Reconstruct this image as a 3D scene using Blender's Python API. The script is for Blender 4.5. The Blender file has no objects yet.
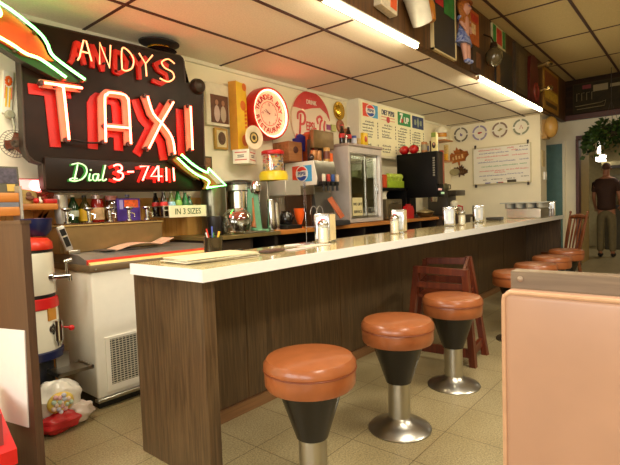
import bpy, bmesh, math, random
from mathutils import Matrix, Vector
R = math.radians
PI = math.pi
rnd = random.Random(7)
C = bpy.context.scene.collection
W = {}

# ------------------------------------------------------------------ materials
def lin(c):
    if max(c) > 1.001 or True:
        c = [v / 255.0 for v in c[:3]]
    return tuple((v / 12.92 if v <= 0.04045 else ((v + 0.055) / 1.055) ** 2.4) for v in c) + (1.0,)

MC = {}
def mat(rgb, rough=0.5, metal=0.0, var=0.08, scale=18.0, bump=0.0, coat=0.0):
    key = (tuple(rgb), rough, metal, var, scale, bump, coat)
    if key in MC: return MC[key]
    m = bpy.data.materials.new('surface'); m.use_nodes = True
    nt = m.node_tree; b = nt.nodes['Principled BSDF']
    tc = nt.nodes.new('ShaderNodeTexCoord')
    n = nt.nodes.new('ShaderNodeTexNoise'); n.inputs['Scale'].default_value = scale; n.inputs['Detail'].default_value = 4
    nt.links.new(tc.outputs['Object'], n.inputs['Vector'])
    r = nt.nodes.new('ShaderNodeValToRGB')
    l = lin(rgb)
    r.color_ramp.elements[0].position = 0.3; r.color_ramp.elements[1].position = 0.7
    r.color_ramp.elements[0].color = tuple(v * (1 - var) for v in l[:3]) + (1,)
    r.color_ramp.elements[1].color = tuple(min(1, v * (1 + var)) for v in l[:3]) + (1,)
    nt.links.new(n.outputs['Fac'], r.inputs['Fac']); nt.links.new(r.outputs['Color'], b.inputs['Base Color'])
    b.inputs['Roughness'].default_value = rough; b.inputs['Metallic'].default_value = metal
    b.inputs['Coat Weight'].default_value = coat; b.inputs['Coat Roughness'].default_value = 0.1
    if bump:
        bp = nt.nodes.new('ShaderNodeBump'); bp.inputs['Strength'].default_value = bump; bp.inputs['Distance'].default_value = 0.01
        nt.links.new(n.outputs['Fac'], bp.inputs['Height']); nt.links.new(bp.outputs['Normal'], b.inputs['Normal'])
    MC[key] = m
    return m

def dull(m, v=.12):
    m.node_tree.nodes['Principled BSDF'].inputs['Specular IOR Level'].default_value = v
    return m

def wood(rgb, rgb2, rough=0.45, axis='Z', scale=30.0, coat=0.0):
    key = ('wood', tuple(rgb), tuple(rgb2), rough, axis, scale)
    if key in MC: return MC[key]
    m = bpy.data.materials.new('wood_grain'); m.use_nodes = True
    nt = m.node_tree; b = nt.nodes['Principled BSDF']
    tc = nt.nodes.new('ShaderNodeTexCoord'); mp = nt.nodes.new('ShaderNodeMapping')
    s = [scale] * 3; s['XYZ'.index(axis)] = scale * 0.05
    mp.inputs['Scale'].default_value = s
    n = nt.nodes.new('ShaderNodeTexNoise'); n.inputs['Scale'].default_value = 1.6; n.inputs['Detail'].default_value = 6; n.inputs['Distortion'].default_value = 0.6
    r = nt.nodes.new('ShaderNodeValToRGB')
    r.color_ramp.elements[0].position = 0.35; r.color_ramp.elements[1].position = 0.65
    r.color_ramp.elements[0].color = lin(rgb); r.color_ramp.elements[1].color = lin(rgb2)
    nt.links.new(tc.outputs['Object'], mp.inputs['Vector']); nt.links.new(mp.outputs['Vector'], n.inputs['Vector'])
    nt.links.new(n.outputs['Fac'], r.inputs['Fac']); nt.links.new(r.outputs['Color'], b.inputs['Base Color'])
    b.inputs['Roughness'].default_value = rough; b.inputs['Coat Weight'].default_value = coat
    MC[key] = m
    return m

def emis(rgb, strength):
    key = ('emis', tuple(rgb), strength)
    if key in MC: return MC[key]
    m = bpy.data.materials.new('glowing'); m.use_nodes = True
    nt = m.node_tree; b = nt.nodes['Principled BSDF']
    b.inputs['Base Color'].default_value = (0.8, 0.8, 0.8, 1)
    b.inputs['Emission Color'].default_value = lin(rgb); b.inputs['Emission Strength'].default_value = strength
    MC[key] = m
    return m

def glass(rgb=(240, 245, 240), alpha=0.75, rough=0.03):
    key = ('glass', tuple(rgb), alpha)
    if key in MC: return MC[key]
    m = bpy.data.materials.new('clear_glass'); m.use_nodes = True
    nt = m.node_tree; nt.nodes.remove(nt.nodes['Principled BSDF']); o = nt.nodes['Material Output']
    t = nt.nodes.new('ShaderNodeBsdfTransparent'); t.inputs['Color'].default_value = lin(rgb)
    g = nt.nodes.new('ShaderNodeBsdfGlossy'); g.inputs['Roughness'].default_value = rough; g.inputs['Color'].default_value = (1, 1, 1, 1)
    x = nt.nodes.new('ShaderNodeMixShader'); lw = nt.nodes.new('ShaderNodeLayerWeight'); lw.inputs['Blend'].default_value = 0.5
    mr = nt.nodes.new('ShaderNodeMapRange'); mr.inputs['To Min'].default_value = (1 - alpha) * 0.35; mr.inputs['To Max'].default_value = 0.75
    nt.links.new(lw.outputs['Facing'], mr.inputs['Value']); nt.links.new(mr.outputs['Result'], x.inputs['Fac'])
    nt.links.new(t.outputs[0], x.inputs[1]); nt.links.new(g.outputs[0], x.inputs[2]); nt.links.new(x.outputs[0], o.inputs['Surface'])
    MC[key] = m
    return m

def floor_mat():
    m = bpy.data.materials.new('speckled_floor_tile'); m.use_nodes = True
    nt = m.node_tree; b = nt.nodes['Principled BSDF']
    tc = nt.nodes.new('ShaderNodeTexCoord'); mp = nt.nodes.new('ShaderNodeMapping')
    mp.inputs['Location'].default_value = (-1.797 + 0.325 * 20, -0.965 + 0.325 * 20, 0)
    nt.links.new(tc.outputs['Object'], mp.inputs['Vector'])
    br = nt.nodes.new('ShaderNodeTexBrick'); br.offset = 0.0; br.squash = 1.0
    br.inputs['Scale'].default_value = 1.0; br.inputs['Brick Width'].default_value = 0.325; br.inputs['Row Height'].default_value = 0.325
    br.inputs['Mortar Size'].default_value = 0.0022; br.inputs['Mortar Smooth'].default_value = 0.1; br.inputs['Bias'].default_value = 0
    br.inputs['Color1'].default_value = lin((170, 156, 122)); br.inputs['Color2'].default_value = lin((163, 149, 114)); br.inputs['Mortar'].default_value = lin((108, 92, 64))
    nt.links.new(mp.outputs['Vector'], br.inputs['Vector'])
    n = nt.nodes.new('ShaderNodeTexNoise'); n.inputs['Scale'].default_value = 130; n.inputs['Detail'].default_value = 3
    nt.links.new(tc.outputs['Object'], n.inputs['Vector'])
    r = nt.nodes.new('ShaderNodeValToRGB'); r.color_ramp.elements[0].position = 0.36; r.color_ramp.elements[1].position = 0.62
    r.color_ramp.elements[0].color = (0.55, 0.52, 0.45, 1); r.color_ramp.elements[1].color = (1.15, 1.15, 1.12, 1)
    nt.links.new(n.outputs['Fac'], r.inputs['Fac'])
    n2 = nt.nodes.new('ShaderNodeTexNoise'); n2.inputs['Scale'].default_value = 2.2; n2.inputs['Detail'].default_value = 5
    nt.links.new(tc.outputs['Object'], n2.inputs['Vector'])
    r2 = nt.nodes.new('ShaderNodeValToRGB'); r2.color_ramp.elements[0].position = 0.3; r2.color_ramp.elements[1].position = 0.75
    r2.color_ramp.elements[0].color = (0.8, 0.77, 0.68, 1); r2.color_ramp.elements[1].color = (1.1, 1.1, 1.1, 1)
    nt.links.new(n2.outputs['Fac'], r2.inputs['Fac'])
    x = nt.nodes.new('ShaderNodeMix'); x.data_type = 'RGBA'; x.blend_type = 'MULTIPLY'; x.inputs['Factor'].default_value = 0.85
    y = nt.nodes.new('ShaderNodeMix'); y.data_type = 'RGBA'; y.blend_type = 'MULTIPLY'; y.inputs['Factor'].default_value = 0.9
    nt.links.new(br.outputs['Color'], x.inputs['A']); nt.links.new(r.outputs['Color'], x.inputs['B'])
    nt.links.new(x.outputs['Result'], y.inputs['A']); nt.links.new(r2.outputs['Color'], y.inputs['B'])
    nt.links.new(y.outputs['Result'], b.inputs['Base Color'])
    b.inputs['Roughness'].default_value = 0.36
    return m

# ------------------------------------------------------------------ mesh builder
class MB:
    def __init__(s): s.bm = bmesh.new(); s.M = Matrix.Identity(4)
    def add(s, verts, faces):
        v = [s.bm.verts.new(s.M @ Vector(p)) for p in verts]
        fs = []
        for f in faces:
            try: fs.append(s.bm.faces.new([v[i] for i in f]))
            except ValueError: pass
        return v, fs
    def box(s, x0, x1, y0, y1, z0, z1, bev=0.0, seg=2, mi=0):
        if x0 > x1: x0, x1 = x1, x0
        if y0 > y1: y0, y1 = y1, y0
        if z0 > z1: z0, z1 = z1, z0
        v, f = s.add([(x0,y0,z0),(x1,y0,z0),(x1,y1,z0),(x0,y1,z0),(x0,y0,z1),(x1,y0,z1),(x1,y1,z1),(x0,y1,z1)],
                     [(0,3,2,1),(4,5,6,7),(0,1,5,4),(1,2,6,5),(2,3,7,6),(3,0,4,7)])
        for q in f: q.material_index = mi
        if bev:
            es = list({e for q in f for e in q.edges})
            bmesh.ops.bevel(s.bm, geom=es, offset=bev, segments=seg, profile=0.5, affect='EDGES')
        return s
    def prism(s, pts, a, b, plane='xz', mi=0):
        n = len(pts)
        def P(p, d):
            return {'xz': (p[0], d, p[1]), 'xy': (p[0], p[1], d), 'yz': (d, p[0], p[1])}[plane]
        vs = [P(p, a) for p in pts] + [P(p, b) for p in pts]
        fs = [tuple(range(n)), tuple(range(2*n-1, n-1, -1))] + [(i, (i+1) % n, n+(i+1) % n, n+i) for i in range(n)]
        v, f = s.add(vs, fs)
        for q in f: q.material_index = mi
        bmesh.ops.triangulate(s.bm, faces=[q for q in f[:2] if q.is_valid and len(q.verts) > 4])
        return s
    def cyl(s, p0, p1, r0, r1=None, n=16):
        if r1 is None: r1 = r0
        p0, p1 = Vector(p0), Vector(p1); d = (p1 - p0).normalized()
        u = d.cross(Vector((0, 0, 1)) if abs(d.z) < 0.9 else Vector((1, 0, 0))).normalized(); w = d.cross(u)
        vs = []
        for p, r in ((p0, r0), (p1, r1)):
            for i in range(n):
                a = 2*PI*i/n; vs.append(p + (u*math.cos(a) + w*math.sin(a))*r)
        s.add(vs, [tuple(range(n-1, -1, -1)), tuple(range(n, 2*n))] + [(i, (i+1) % n, n+(i+1) % n, n+i) for i in range(n)])
        return s
    def lathe(s, c, prof, n=28, axis='z', sx=1.0, sy=1.0):
        vs, fs = [], []
        for r, z in prof:
            for i in range(n):
                a = 2*PI*i/n
                p = (r*math.cos(a)*sx, r*math.sin(a)*sy, z)
                if axis == 'y': p = (p[0], -p[2], p[1])     # grows towards -y
                if axis == 'x': p = (-p[2], p[0], p[1])     # grows towards -x
                vs.append((c[0]+p[0], c[1]+p[1], c[2]+p[2]))
        m = len(prof)
        for k in range(m-1):
            for i in range(n):
                fs.append((k*n+i, k*n+(i+1) % n, (k+1)*n+(i+1) % n, (k+1)*n+i))
        fs.append(tuple(range(n-1, -1, -1))); fs.append(tuple(range((m-1)*n, m*n)))
        s.add(vs, fs)
        return s
    def tube(s, pts, r, n=8, closed=False):
        P = [Vector(p) for p in pts]; m = len(P); vs, fs = [], []
        up = None
        for i in range(m):
            if closed: t = (P[(i+1) % m] - P[i-1]).normalized()
            else: t = (P[min(i+1, m-1)] - P[max(i-1, 0)]).normalized()
            if up is None:
                up = t.cross(Vector((0, 0, 1)) if abs(t.z) < 0.9 else Vector((0, 1, 0))).normalized()
            up = (up - t*up.dot(t))
            up = up.normalized() if up.length > 1e-6 else t.orthogonal().normalized()
            w = t.cross(up); rr = r[i] if isinstance(r, (list, tuple)) else r
            for k in range(n):
                a = 2*PI*k/n; vs.append(P[i] + (up*math.cos(a) + w*math.sin(a))*rr)
        for i in range(m if closed else m-1):
            j = (i+1) % m
            for k in range(n): fs.append((i*n+k, i*n+(k+1) % n, j*n+(k+1) % n, j*n+k))
        if not closed:
            fs.append(tuple(range(n-1, -1, -1))); fs.append(tuple(range((m-1)*n, m*n)))
        s.add(vs, fs)
        return s
    def sphere(s, c, r, sc=(1, 1, 1), n=16, m=10):
        prof = []
        vs, fs = [], []
        for j in range(1, m):
            t = PI*j/m
            for i in range(n):
                a = 2*PI*i/n
                vs.append((c[0]+r*sc[0]*math.sin(t)*math.cos(a), c[1]+r*sc[1]*math.sin(t)*math.sin(a), c[2]+r*sc[2]*math.cos(t)))
        top = len(vs); vs.append((c[0], c[1], c[2]+r*sc[2])); bot = len(vs); vs.append((c[0], c[1], c[2]-r*sc[2]))
        for j in range(m-2):
            for i in range(n): fs.append((j*n+i, (j+1)*n+i, (j+1)*n+(i+1) % n, j*n+(i+1) % n))
        for i in range(n):
            fs.append((top, i, (i+1) % n)); fs.append((bot, (m-2)*n+(i+1) % n, (m-2)*n+i))
        s.add(vs, fs)
        return s
    def mesh(s, name):
        bmesh.ops.recalc_face_normals(s.bm, faces=s.bm.faces[:])
        me = bpy.data.meshes.new(name); s.bm.to_mesh(me); s.bm.free()
        return fin(me)

def fin(me):
    for p in me.polygons: p.use_smooth = True
    try: me.set_sharp_from_angle(angle=R(38))
    except Exception: pass
    return me

def smooth(pts, k=5):
    out = []; n = len(pts)
    for i in range(n-1):
        p0 = Vector(pts[max(i-1, 0)]); p1 = Vector(pts[i]); p2 = Vector(pts[i+1]); p3 = Vector(pts[min(i+2, n-1)])
        for j in range(k):
            t = j/k
            out.append(0.5*((2*p1)+(p2-p0)*t+(2*p0-5*p1+4*p2-p3)*t*t+(3*p1-p0-3*p2+p3)*t*t*t))
    out.append(Vector(pts[-1]))
    return out

def link(o, parent):
    C.objects.link(o)
    if parent is not None:
        o.parent = parent; W[o.name] = W[parent.name]
    return o
def props(o, label=None, cat=None, group=None, kind=None):
    if label: o['label'] = label
    if cat: o['category'] = cat
    if group: o['group'] = group
    if kind: o['kind'] = kind
    return o
def thing(name, label, cat, loc=(0, 0, 0), rz=0.0, group=None):
    o = bpy.data.objects.new(name, None); o.empty_display_size = 0.1
    o.location = loc; o.rotation_euler = (0, 0, rz); C.objects.link(o)
    W[o.name] = Matrix.Translation(loc) @ Matrix.Rotation(rz, 4, 'Z')
    return props(o, label, cat, group)
def part(name, mb, m, parent, local=False, label=None):
    me = mb if isinstance(mb, bpy.types.Mesh) else mb.mesh(name)
    if not local: me.transform(W[parent.name].inverted())
    for q in (m if isinstance(m, (list, tuple)) else [m]): me.materials.append(q)
    o = bpy.data.objects.new(name, me); link(o, parent)
    if label: o['label'] = label
    return o
def solo(name, mb, m, label, cat, loc=(0, 0, 0), group=None, kind=None):
    me = mb.mesh(name); me.transform(Matrix.Translation(-Vector(loc)))
    for q in (m if isinstance(m, (list, tuple)) else [m]): me.materials.append(q)
    o = bpy.data.objects.new(name, me); o.location = loc; C.objects.link(o)
    W[o.name] = Matrix.Translation(loc)
    return props(o, label, cat, group, kind)
def struct(name, mb, m):
    me = mb.mesh(name)
    for q in (m if isinstance(m, (list, tuple)) else [m]): me.materials.append(q)
    o = bpy.data.objects.new(name, me); C.objects.link(o); W[o.name] = Matrix.Identity(4)
    o['kind'] = 'structure'
    return o
def dup(root, loc, rz=0.0, label=None, group=None):
    def cp(o, par):
        c = o.copy(); C.objects.link(c)
        if par is not None: c.parent = par
        for ch in list(o.children): cp(ch, c)
        return c
    r = cp(root, None); r.location = loc; r.rotation_euler = (0, 0, rz)
    W[r.name] = Matrix.Translation(loc) @ Matrix.Rotation(rz, 4, 'Z')
    if label: r['label'] = label
    if group: r['group'] = group
    return r

def textmesh(s, size, ext=0.0015, align='CENTER', xs=1.0, shear=0.0, bold=0.0, space=1.0):
    cu = bpy.data.curves.new('lettering', 'FONT'); cu.body = s; cu.size = size; cu.extrude = ext
    cu.align_x = align; cu.align_y = 'CENTER'; cu.shear = shear; cu.offset = bold; cu.resolution_u = 3; cu.space_character = space
    o = bpy.data.objects.new('lettering', cu); C.objects.link(o)
    dg = bpy.context.evaluated_depsgraph_get(); dg.update()
    me = bpy.data.meshes.new_from_object(o.evaluated_get(dg))
    bpy.data.objects.remove(o); bpy.data.curves.remove(cu)
    me.materials.clear()
    me.transform(Matrix.Rotation(R(90), 4, 'X') @ Matrix.Diagonal((xs, 1, 1, 1)))
    return me
def text(s, size, m, parent, loc, rz=0.0, name='lettering', local=False, tilt=0.0, **k):
    me = textmesh(s, size, **k)
    me.transform(Matrix.Translation(loc) @ Matrix.Rotation(rz, 4, 'Z') @ Matrix.Rotation(tilt, 4, 'Y'))
    return part(name, me, m, parent, local)

# ------------------------------------------------------------------ palette
CREAM = mat((240, 231, 204), 0.6, var=0.03, scale=3)
CREAM2 = mat((226, 214, 176), 0.6, var=0.04, scale=3)
CEIL = mat((240, 230, 212), 0.85, var=0.07, scale=90, bump=0.15)
CEIL2 = mat((194, 172, 122), 0.85, var=0.08, scale=90, bump=0.15)
GRID = mat((70, 40, 32), 0.6)
DKWOOD = wood((58, 36, 18), (92, 60, 28), 0.45, 'Z', 22)
SOFFIT = wood((62, 40, 20), (104, 68, 32), 0.5, 'Z', 16)
PANEL = wood((70, 53, 34), (98, 76, 50), 0.38, 'Z', 50)
PARTN = wood((66, 44, 30), (82, 56, 38), 0.45, 'Z', 45)
PINE = wood((214, 146, 66), (236, 178, 98), 0.45, 'Z', 14)
SHELFW = wood((172, 102, 38), (196, 126, 54), 0.4, 'X', 16)
BARW = wood((178, 108, 44), (204, 134, 62), 0.35, 'X', 18)
CHROME = mat((205, 205, 205), 0.16, 1.0, 0.03)
STEEL = mat((185, 182, 172), 0.3, 1.0, 0.06, 9)
DSTEEL = mat((120, 116, 104), 0.34, 1.0, 0.08, 9)
BLACK = mat((16, 15, 15), 0.4)
DGREY = mat((52, 50, 50), 0.45)
WHITE = mat((238, 236, 230), 0.4, var=0.03)
OFFW = mat((232, 226, 205), 0.45, var=0.03)
RED = mat((196, 28, 28), 0.35)
BLUE = mat((28, 58, 150), 0.4)
LBLUE = mat((70, 150, 205), 0.4)
NAVY = mat((26, 32, 70), 0.3)
GREEN = mat((30, 130, 60), 0.4)
YEL = mat((240, 190, 30), 0.4)
ORANGE = mat((235, 100, 25), 0.4)
BRASS = mat((205, 165, 55), 0.25, 1.0)
PAPER = mat((238, 236, 232), 0.7, var=0.02)
BROWNW = wood((78, 32, 18), (108, 48, 24), 0.35, 'Z', 25)
TXT = mat((45, 45, 40), 0.6)
GLASS = glass()
# ------------------------------------------------------------------ setting
b = MB(); b.box(-3, 12.6, -3.2, 3.4, -0.1, 0.0); struct('floor', b, floor_mat())
b = MB(); b.box(-3.1, 12.6, 3.27, 3.4, 0, 3.2); struct('wall_left', b, CREAM)
b = MB(); b.box(-3.1, 12.6, -3.35, -3.2, 0, 3.2); struct('wall_right', b, CREAM2)
b = MB(); b.box(7.64, 7.98, 1.87, 3.27, 0, 2.39); struct('wall_back', b, CREAM)
b = MB()
b.box(8.76, 8.9, 1.605, 3.27, 0, 2.39); b.box(8.76, 8.9, -3.2, -0.9, 0, 2.39); b.box(8.76, 8.9, -0.9, 1.605, 2.075, 2.39)
struct('wall_far', b, CREAM)
b = MB(); b.box(8.9, 9.78, 1.59, 1.72, 0, 2.39); struct('wall_passage', b, mat((176, 150, 92), 0.6))
b = MB(); b.box(12.45, 12.6, -3.2, 3.27, 0, 2.6); struct('wall_kitchen', b, mat((196, 184, 140), 0.5))
b = MB(); b.box(8.9, 12.6, -3.2, 3.27, 2.5, 2.6); struct('ceiling_kitchen', b, CEIL2)
# street end behind the camera: two big windows
b = MB()
for y0, y1, z0, z1 in ((-3.2, 3.27, 0, 0.85), (-3.2, 3.27, 2.35, 3.2), (-3.2, -2.7, .85, 2.35), (-0.2, 0.2, .85, 2.35), (2.7, 3.27, .85, 2.35)):
    b.box(-3.1, -3.0, y0, y1, z0, z1)
struct('wall_front', b, CREAM2)
for k, (y0, y1) in enumerate(((-2.7, -0.2), (0.2, 2.7))):
    b = MB(); b.box(-3.08, -3.02, y0, y0+.06, .85, 2.35); b.box(-3.08, -3.02, y1-.06, y1, .85, 2.35); b.box(-3.08, -3.02, y0, y1, .85, .91); b.box(-3.08, -3.02, y0, y1, 2.29, 2.35)
    w = struct('window_%d' % (k+1), b, DKWOOD)
    b = MB(); b.box(-3.055, -3.049, y0+.06, y1-.06, .91, 2.29); part('window_pane', b, GLASS, w)
b = MB(); b.box(-3.1, 8.9, 1.80, 3.27, 2.39, 2.45); struct('ceiling_low', b, CEIL)
b = MB(); b.box(-3.1, 8.9, -3.2, 1.75, 3.04, 3.12); struct('ceiling_high', b, CEIL2)
b = MB(); b.box(-3.1, 8.9, 1.75, 1.82, 2.385, 3.1); struct('trim_soffit', b, SOFFIT)
b = MB(); b.box(8.74, 8.84, -3.2, 1.75, 2.39, 3.04); struct('trim_header', b, dull(wood((38, 24, 11), (54, 34, 16), .6, 'Y', 20)))
b = MB(); b.box(8.70, 8.76, -3.2, 1.75, 2.39, 2.47); struct('trim_header_rail', b, wood((70, 28, 14), (88, 38, 18), .45, 'Y'))
b = MB()
for y in (2.085, 2.688): b.box(-3, 7.64, y-.012, y+.012, 2.384, 2.392)
for k in range(-3, 6): b.box(1.543+1.182*k-.01, 1.543+1.182*k+.01, 1.84, 3.27, 2.3855, 2.392)
struct('trim_low_ceiling_grid', b, GRID)
b = MB()
for y in (1.611, 1.006, 0.40, -.205, -.81, -1.415, -2.02, -2.625): b.box(-3, 8.74, y-.014, y+.014, 3.033, 3.042)
for k in range(-6, 4): b.box(5.165+1.212*k-.012, 5.165+1.212*k+.012, -3.2, 1.75, 3.035, 3.042)
struct('trim_high_ceiling_grid', b, GRID)
b = MB(); b.box(-3, 7.64, 3.245, 3.27, 2.36, 2.39); struct('trim_wall_top', b, OFFW)
b = MB()
for k in range(26):
    b.box(0.2+k*.1, .297+k*.1, 3.245, 3.27, 0.0, 1.225)
b.box(0.2, 2.8, 3.24, 3.27, 1.225, 1.24)
struct('trim_pine_wainscot', b, PINE)
b = MB(); b.box(8.72, 8.90, 1.56, 1.605, 0, 2.075); b.box(8.72, 8.76, -.9, 1.6, 2.075, 2.13); struct('trim_kitchen_opening', b, mat((92, 52, 48), .5))
d = MB(); d.box(8.70, 8.755, 1.80, 2.45, 0, 2.03); d = struct('door_1', d, mat((86, 122, 120), .45))
b = MB(); b.cyl((8.70, 2.38, 1.0), (8.66, 2.38, 1.0), .012); b.sphere((8.645, 2.38, 1.0), .028); part('door_knob', b, BRASS, d)
b = MB(); b.box(8.72, 8.76, 1.76, 1.80, 0, 2.07); struct('trim_door', b, CREAM)

# ------------------------------------------------------------------ fluorescent lights along the soffit
TUBE = emis((255, 238, 196), 34)
def strip(x0, x1, label):
    t = thing('fluorescent_light', label, 'ceiling light', (x0, 1.735, 2.39), group='fluorescent strips along the soffit')
    b = MB(); b.box(x0, x1, 1.712, 1.758, 2.374, 2.386); part('housing', b, OFFW, t)
    b = MB(); b.cyl((x0+.02, 1.735, 2.356), (x1-.02, 1.735, 2.356), .019, n=12); part('fluorescent_tube', b, TUBE, t)
    for x in (x0, x1-.02):
        b = MB(); b.box(x, x+.02, 1.722, 1.748, 2.337, 2.375); part('tube_socket', b, mat((120, 90, 60), .5), t)
strip(2.24, 3.46, 'glowing tube light under soffit nearest the camera, ending by the hanging white bucket')
strip(4.76, 5.95, 'glowing tube light under soffit, first of the pair beyond the doll')
strip(5.95, 7.15, 'glowing tube light under soffit ending at the whiteboard wall')

# ------------------------------------------------------------------ lunch counter
lc = thing('lunch_counter', 'long lunch counter with cream laminate top and brown woodgrain panels', 'counter', (1.13, 1.97, 0))
b = MB(); b.box(1.10, 7.16, 1.475, 2.0, .875, .896)
part('countertop', b, mat((204, 188, 138), .12, var=.04, scale=60, coat=.4), lc)
b = MB(); b.box(1.098, 7.16, 1.468, 1.478, .848, .897); b.box(1.098, 1.108, 1.4785, 2.0, .848, .897)
part('laminate_edge', b, mat((238, 239, 236), .3, var=.02), lc)
b = MB(); b.box(1.13, 1.165, 1.515, 2.03, 0.0, .875); part('end_panel', b, PANEL, lc)
b = MB(); b.box(1.165, 1.19, 1.515, 1.545, 0, .875); part('panel_edge_trim', b, PANEL, lc)
for x0, x1 in ((1.165, 1.735), (1.741, 2.62), (2.626, 3.50), (3.506, 4.38), (4.386, 5.26), (5.266, 6.14), (6.146, 7.12)):
    b = MB(); b.box(x0, x1, 1.95, 1.975, .07, .875); part('front_panel', b, PANEL, lc)
b = MB(); b.box(1.165, 7.12, 1.952, 2.0, .0, .875); part('frame', b, DKWOOD, lc)
b = MB(); b.box(1.165, 7.12, 1.935, 1.953, 0, .065); part('baseboard', b, wood((112, 78, 48), (136, 98, 62), .45, 'X', 30), lc)
b = MB(); b.box(7.12, 7.15, 1.50, 2.0, 0, .875); part('end_panel', b, PANEL, lc)

# ------------------------------------------------------------------ stools
LEATHER = mat((152, 86, 46), .3, var=.12, scale=14, bump=.08, coat=.25)
def make_stool(label, loc):
    t = thing('counter_stool', label, 'stool', loc, group='counter stools')
    x, y, z = loc
    b = MB(); b.lathe((0, 0, 0), [(.14, .44), (.168, .444), (.175, .456), (.176, .505), (.174, .512), (.178, .517), (.178, .535), (.165, .553), (.13, .560), (.06, .563), (.01, .564)], 40)
    s = part('seat_cushion', b, LEATHER, t, True)
    b = MB(); b.tube([(.178*math.cos(a*2*PI/40), .178*math.sin(a*2*PI/40), .513) for a in range(40)], .0025, 6, True); part('seam', b, mat((120, 55, 25), .4), s, True)
    b = MB(); b.lathe((0, 0, 0), [(.05, .238), (.062, .24), (.128, .44), (.12, .446)], 32); part('cone_shroud', b, mat((20, 17, 15), .25), t, True)
    b = MB(); b.lathe((0, 0, 0), [(.055, .045), (.055, .245)], 28); part('column', b, STEEL, t, True)
    b = MB(); b.lathe((0, 0, 0), [(.155, 0), (.157, .006), (.15, .014), (.10, .032), (.066, .05), (.055, .066)], 36); part('base_flange', b, STEEL, t, True)
    return t
LS = ['round orange leather counter stool nearest the camera', 'round orange leather counter stool, second from the camera', 'round orange leather counter stool in front of the wooden high chair',
      'orange leather stool just past the high chair, first seen over the booth', 'second orange leather stool seen over the booth back', 'third orange leather stool seen over the booth back', 'farthest orange leather counter stool, next to the spindle chair']
SP = [(1.345, 1.155), (2.03, 1.162), (2.715, 1.17), (3.91, 1.15), (4.45, 1.14), (5.08, 1.15), (5.80, 1.165)]
st0 = make_stool(LS[0], (SP[0][0], SP[0][1], 0))
for k in range(1, 7): dup(st0, (SP[k][0], SP[k][1], 0), 0.4*k, LS[k])

# ------------------------------------------------------------------ wooden high chair under the counter
def leg_bar(p0, p1, w, d):
    b = MB(); p0 = Vector(p0); p1 = Vector(p1)
    b.add([(p0.x-w/2, p0.y-d/2, p0.z), (p0.x+w/2, p0.y-d/2, p0.z), (p0.x+w/2, p0.y+d/2, p0.z), (p0.x-w/2, p0.y+d/2, p0.z),
           (p1.x-w/2, p1.y-d/2, p1.z), (p1.x+w/2, p1.y-d/2, p1.z), (p1.x+w/2, p1.y+d/2, p1.z), (p1.x-w/2, p1.y+d/2, p1.z)],
          [(0,3,2,1),(4,5,6,7),(0,1,5,4),(1,2,6,5),(2,3,7,6),(3,0,4,7)])
    return b
hc = thing('wooden_high_chair', 'dark brown wooden child high chair tucked against the counter front', 'high chair', (3.25, 1.45, 0))
A0, A1, B0, B1 = (3.03, 1.56), (3.05, 1.22), (3.46, 1.70), (3.52, 1.38)
for (a, c) in (((3.06, 1.66, 0), (A0[0], A0[1], .68)), ((3.09, 1.19, 0), (A1[0], A1[1], .67)), ((3.42, 1.80, 0), (B0[0], B0[1], .68)), ((3.40, 1.22, 0), (B1[0], B1[1], .705))):
    part('leg', leg_bar(a, c, .042, .042), BROWNW, hc)
def rail(p0, p1, hh, w=.02):
    b = MB(); p0 = Vector(p0); p1 = Vector(p1); d = (p1-p0); s = Vector((-d.y, d.x, 0)).normalized()*w/2
    b.add([p0-s, p0+s, p1+s, p1-s, p0-s+Vector((0,0,hh)), p0+s+Vector((0,0,hh)), p1+s+Vector((0,0,hh)), p1-s+Vector((0,0,hh))],
          [(0,3,2,1),(4,5,6,7),(0,1,5,4),(1,2,6,5),(2,3,7,6),(3,0,4,7)])
    return b
part('arm_rail', rail((*A0, .635), (*A1, .625), .045, .04), BROWNW, hc)
part('arm_rail', rail((*B0, .64), (*B1, .645), .05, .035), BROWNW, hc)
part('side_rail', rail((A0[0]+.005, A0[1]+.01, .53), (A1[0]+.005, A1[1]-.005, .53), .04), BROWNW, hc)
part('side_rail', rail((B0[0], B0[1]+.02, .50), (B1[0]-.03, B1[1]-.04, .50), .05), BROWNW, hc)
part('back_rest', rail((A1[0]+.03, A1[1]+.02, .50), (B1[0]-.02, B1[1]-.01, .54), .17, .018), BROWNW, hc)
part('front_rail', rail((*A0, .57), (*B0, .57), .05), BROWNW, hc)
part('stretcher', rail((3.085, 1.21, .06), (3.40, 1.25, .06), .06, .025), BROWNW, hc)
part('stretcher', rail((3.06, 1.64, .06), (3.09, 1.21, .06), .06, .025), BROWNW, hc)
b = MB(); b.prism([(3.05, 1.57), (3.07, 1.23), (3.48, 1.33), (3.45, 1.66)], .455, .475, 'xy'); part('seat', b, BROWNW, hc)

# ------------------------------------------------------------------ booth bench on the right
bo = thing('booth_bench', 'tan vinyl upholstered booth back with brown laminate cap filling the lower right', 'booth bench', (1.35, -.2, 0))
VINYL = mat((178, 138, 112), .36, var=.05, scale=5, bump=.05, coat=.2)
b = MB(); b.box(1.355, 1.42, -1.2, .438, .02, .868, .022, 4); part('back_cushion', b, VINYL, bo)
b = MB()
pp = [(1.36, -1.18, .862), (1.36, .415, .862), (1.36, .432, .85), (1.36, .434, .835), (1.36, .436, .06)]
b.tube(pp, .0065, 8); part('piping', b, mat((200, 158, 124), .35), bo)
b = MB(); b.box(1.42, 1.475, -1.2, .432, .0, .915, .002, 1); part('laminate_cap', b, wood((112, 94, 74), (136, 116, 92), .4, 'Y', 30), bo)
b = MB(); b.lathe((1.42, .405, .893), [(.008, 0), (.008, .003), (.005, .005), (.001, .006)], 14, 'x'); part('screw_cap', b, mat((170, 150, 130), .4, .5), bo)
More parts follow.
